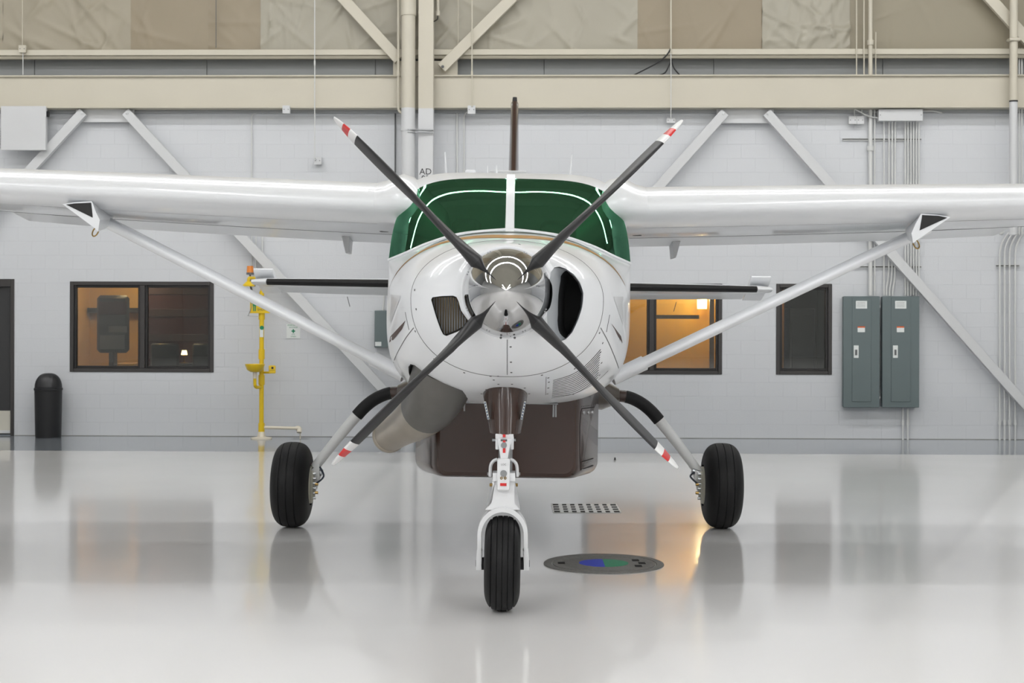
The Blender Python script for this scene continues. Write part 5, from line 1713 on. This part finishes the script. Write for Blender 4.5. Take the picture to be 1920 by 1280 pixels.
lk2 = B(); nbox(lk2, 932, 857, 956.5, 915, SN - .10, SN - .05); nprism(lk2, [(924, 884), (966, 884), (966, 899), (924, 899)], SN - .08, SN + .06)
tq2 = A('lower_torque_link', lk2, M_GEARW)
q = N(944.5, 884); bm = B(); lathe(bm, [(0, -.004), (.020, -.004), (.020, .002)], (q.x, SN - .10, q.z), 'Y', 16); A('pin_head', bm, M_METAL, tq2)
for px in (940.5, 947.5):
    q = N(px, 892.5); bm = B(); lathe(bm, [(.004, -.004), (.0085, -.004), (.0085, .002)], (q.x, SN - .10, q.z), 'Y', 14); A('brass_bolt', bm, M_BRASS, tq2)
bm = B(); nbox(bm, 938, 902, 950, 907, SN - .103, SN - .10, 0); A('red_mark', bm, M_RED, tq2)
bm = text_bm('LOC', .016, Matrix.Translation((N(944.5, 867.5).x, SN - .1008, N(944.5, 867.5).z)) @ FACE, depth=.0004); A('lettering', bm, M_UNDER, tq2)
for sg in (-1, 1):
    pts = [(944.5 + sg * 12, 861), (944.5 + sg * 19, 864), (944.5 + sg * 24.5, 873), (944.5 + sg * 25.5, 893)]
    bm = B(); tube(bm, smooth_path([N(*p, SN - .02) for p in pts], 5), .010, 8, True, .022); A('side_arm', bm, M_GEARW, tq2)
    q = N(944.5 + sg * 27, 888); bm = B(); tube(bm, [q + Vector((-.012, 0, 0)), q + Vector((.012, 0, 0))], .009, 8); A('side_pin', bm, M_METAL, tq2)
    q = N(944.5 + sg * 22, 908); bm = B(); tube(bm, [q + Vector((-.014, -.02, 0)), q + Vector((.014, -.02, 0))], .010, 8); A('brass_bolt', bm, M_BRASS, tq2)
# fork
C0 = 942.5
def arch(r_x, top, bot, cy, n=24, dx=0):
    out = [(C0 - r_x - dx, bot)]
    for k in range(n + 1):
        t = PI - PI * k / n; out.append((C0 + r_x * math.cos(t), cy - (cy - top) * math.sin(t)))
    out.append((C0 + r_x + dx, bot)); return out
outer = arch(47, 948, 1065, 1000); inner = arch(39.5, 957, 1065, 1000)
fk = B(); poly = outer + inner[::-1]
va = [[fk.verts.new((N(*p).x, y, N(*p).z)) for p in outer] for y in (SN - .075, SN + .075)]
vb = [[fk.verts.new((N(*p).x, y, N(*p).z)) for p in inner] for y in (SN - .075, SN + .075)]
for i in range(len(outer) - 1):
    fk.faces.new((va[0][i], va[0][i + 1], vb[0][i + 1], vb[0][i])); fk.faces.new((va[1][i], va[1][i + 1], vb[1][i + 1], vb[1][i]))
    fk.faces.new((va[0][i], va[0][i + 1], va[1][i + 1], va[1][i])); fk.faces.new((vb[0][i], vb[0][i + 1], vb[1][i + 1], vb[1][i]))
for i in (0, -1): fk.faces.new((va[0][i], vb[0][i], vb[1][i], va[1][i]))
nprism(fk, [(924, 897), (930, 897), (933, 902), (955, 902), (958, 897), (965, 897), (964, 940), (975, 953), (910, 953), (922, 940)], SN - .06, SN + .08)
fork = A('nose_fork', fk, M_GEARW, ang=30)
for sg in (-1, 1):
    bm = B(); nprism(bm, [(C0 + sg * 38, 1030), (C0 + sg * 48, 1030), (C0 + sg * 49.5, 1050), (C0 + sg * 49.5, 1066), (C0 + sg * 40, 1066)], SN - .05, SN + .05); A('axle_lug', bm, M_GEARW, fork)
    bm = B(); a_, b_ = N(C0 + sg * 33, 1056), N(C0 + sg * 41, 1056); tube(bm, [a_, b_], .038, 16); A('axle_spacer', bm, M_BLACK, fork)
    bm = B(); a_, b_ = N(C0 + sg * 49, 1056), N(C0 + sg * 50.5, 1056); tube(bm, [a_, b_], .02, 6); A('axle_nut', bm, M_BLACK, fork)
def tire(c, R, wdt, rim, grooves, name, cat_m=M_RUBBER, seg=56, gdep=.007):
    hw = wdt / 2; prof = []
    n = 60
    for k in range(n + 1):
        t = -1 + 2 * k / n
        x = hw * math.copysign(1 - (1 - abs(t)) ** 1.35, t) if False else hw * math.sin(t * PI / 2 * 1.0)
        e = abs(x / hw)
        r_ = rim + (R - rim) * (1 - e ** 3.6) ** (1 / 2.4) if e < 1 else rim
        prof.append([x, r_])
    out = []
    for x, r_ in prof: out.append((r_, x))
    # groove insertion
    fine = []
    m_ = 160
    for k in range(m_ + 1):
        x = -hw + wdt * k / m_; e = abs(x / hw)
        r_ = rim + (R - rim) * max(0, (1 - e ** 2.9)) ** (1 / 2.3)
        for g_ in grooves:
            if abs(x - g_ * hw) < wdt * .012: r_ -= gdep
        fine.append((r_, x))
    bm = B(); lathe(bm, fine, c, 'X', seg)
    return A(name, bm, cat_m, ang=50)
cN = N(942, 1055); RN = cN.z - cN.x * ZF
tire_n = tire(Vector((cN.x, SN, cN.z)), RN, (N(975.5, 1055).x - N(908, 1055).x), RN * .50, (-.62, -.3, 0, .3, .62), 'nose_tire')
bm = B(); lathe(bm, [(0, -.09), (.05, -.09), (RN * .5, -.075), (RN * .53, 0), (RN * .5, .075), (.05, .09), (0, .09)], (cN.x, SN, cN.z), 'X', 32); A('wheel_hub', bm, M_GEARW, tire_n)

# ---------------- main gear
SM = 4.15
for sgn in (-1, 1):
    pts = [(775, 737), (752, 735.5), (728, 737.5), (705, 747), (686, 761), (669, 779), (645, 807), (618, 840), (590, 876)]
    loc = []
    for p in pts:
        q = P(p[0], p[1], SM); loc.append(Vector((sgn * (abs(q.x)), SM, q.z + q.x * 0)))
    sp = smooth_path(loc, 5)
    ncut = 5 * 5
    bm = B(); tube(bm, sp[ncut:], [lerp(.046, .038, k / (len(sp) - ncut - 1)) for k in range(len(sp) - ncut)], 18); lg_ = A('gear_leg', bm, M_GEARG, label='curved grey main gear leg with black upper sleeve')
    bm = B(); tube(bm, sp[9:ncut + 1], .052, 18); A('leg_sleeve', bm, M_RUBBER, lg_)
    bm = B(); tube(bm, sp[:10], .050, 18); A('leg_root', bm, M_BROWN, lg_)
    bm = B(); tube(bm, [sp[4] + Vector((-.002, 0, 0)), sp[6]], .058, 18); A('leg_collar', bm, M_METAL, lg_)
    # wheel
    cw = P(543, 906.5, SM); xw = sgn * 1.785; zf = xw * ZF; R = .352
    c_ = Vector((xw, SM, zf + R))
    tr = tire(c_, R, .312, .17, (-.42, -.02, .38), 'main_tire', seg=64, gdep=.006)
    ins = -sgn
    bm = B(); lathe(bm, [(0, .14), (.16, .145), (.175, .12), (.178, 0), (.175, -.12), (.16, -.13), (0, -.12)] if ins > 0 else [(0, -.14), (.16, -.145), (.175, -.12), (.178, 0), (.175, .12), (.16, .13), (0, .12)], c_, 'X', 36); A('wheel_hub', bm, M_HUB, tr)
    bm = B(); tube(bm, [c_ + Vector((ins * .10, 0, 0)), c_ + Vector((ins * .165, 0, 0))], .155, 32); A('brake_disc', bm, M_HUB, tr)
    bm = B(); box(bm, c_ + Vector((ins * .165, -.03, .0)), (.05, .10, .24), .012); br = A('brake_caliper', bm, M_HUB, tr)
    for k in range(6):
        q = c_ + Vector((ins * .195, -.085, -.10 + .04 * k)); b_ = B(); tube(b_, [q + Vector((-.012, 0, 0)), q + Vector((.012, 0, 0))], .011, 8); A('caliper_bolt', b_, M_METAL, tr)
    for dz in (.015, -.055):
        q = c_ + Vector((ins * .20, -.09, dz)); b_ = B(); tube(b_, [q, q + Vector((ins * .026, 0, 0))], .012, 8); A('brass_fitting', b_, M_BRASS, tr)
    end = sp[-1]
    bm = B(); ax_ = c_ + Vector((ins * .16, 0, .0))
    loft(bm, [[end + Vector((dx * .045, dy * .05, dx * ins * .03)) for dx, dy in ((-1, -1), (1, -1), (1, 1), (-1, 1))],
              [c_ + Vector((ins * .20 + dx * .03, dy * .06, .07)) for dx, dy in ((-1, -1), (1, -1), (1, 1), (-1, 1))],
              [c_ + Vector((ins * .18 + dx * .018, dy * .05, -.05)) for dx, dy in ((-1, -1), (1, -1), (1, 1), (-1, 1))]], True, True, True)
    A('axle_fitting', bm, M_GEARG, lg_)
    bm = B(); tube(bm, smooth_path([end + Vector((ins * .05, -.05, .01)), c_ + Vector((ins * .27, -.09, .08)), c_ + Vector((ins * .21, -.09, .02))], 6), .008, 8); A('brake_hose', bm, mat('hose_blue_black', (36, 44, 58), .5), lg_)
    bm = B(); q = c_ + Vector((ins * .22, -.02, .10)); tube(bm, [q + Vector((-.03, 0, .02)), q + Vector((.03, 0, -.0))], .03, 10); A('leg_clamp', bm, M_METAL, lg_)
    # fuselage step fairing where the leg leaves the belly
    bm = B(); tube(bm, [Vector((sgn * .62, SM, 1.16)), Vector((sgn * .80, SM, sp[3].z)), Vector((sgn * .92, SM, sp[4].z))], [.16, .12, .062], 20, True, [.3, .2, .1]); A('leg_fairing', bm, mat('belly_brown_grey', (74, 66, 60), .3, coat=.5), fus)
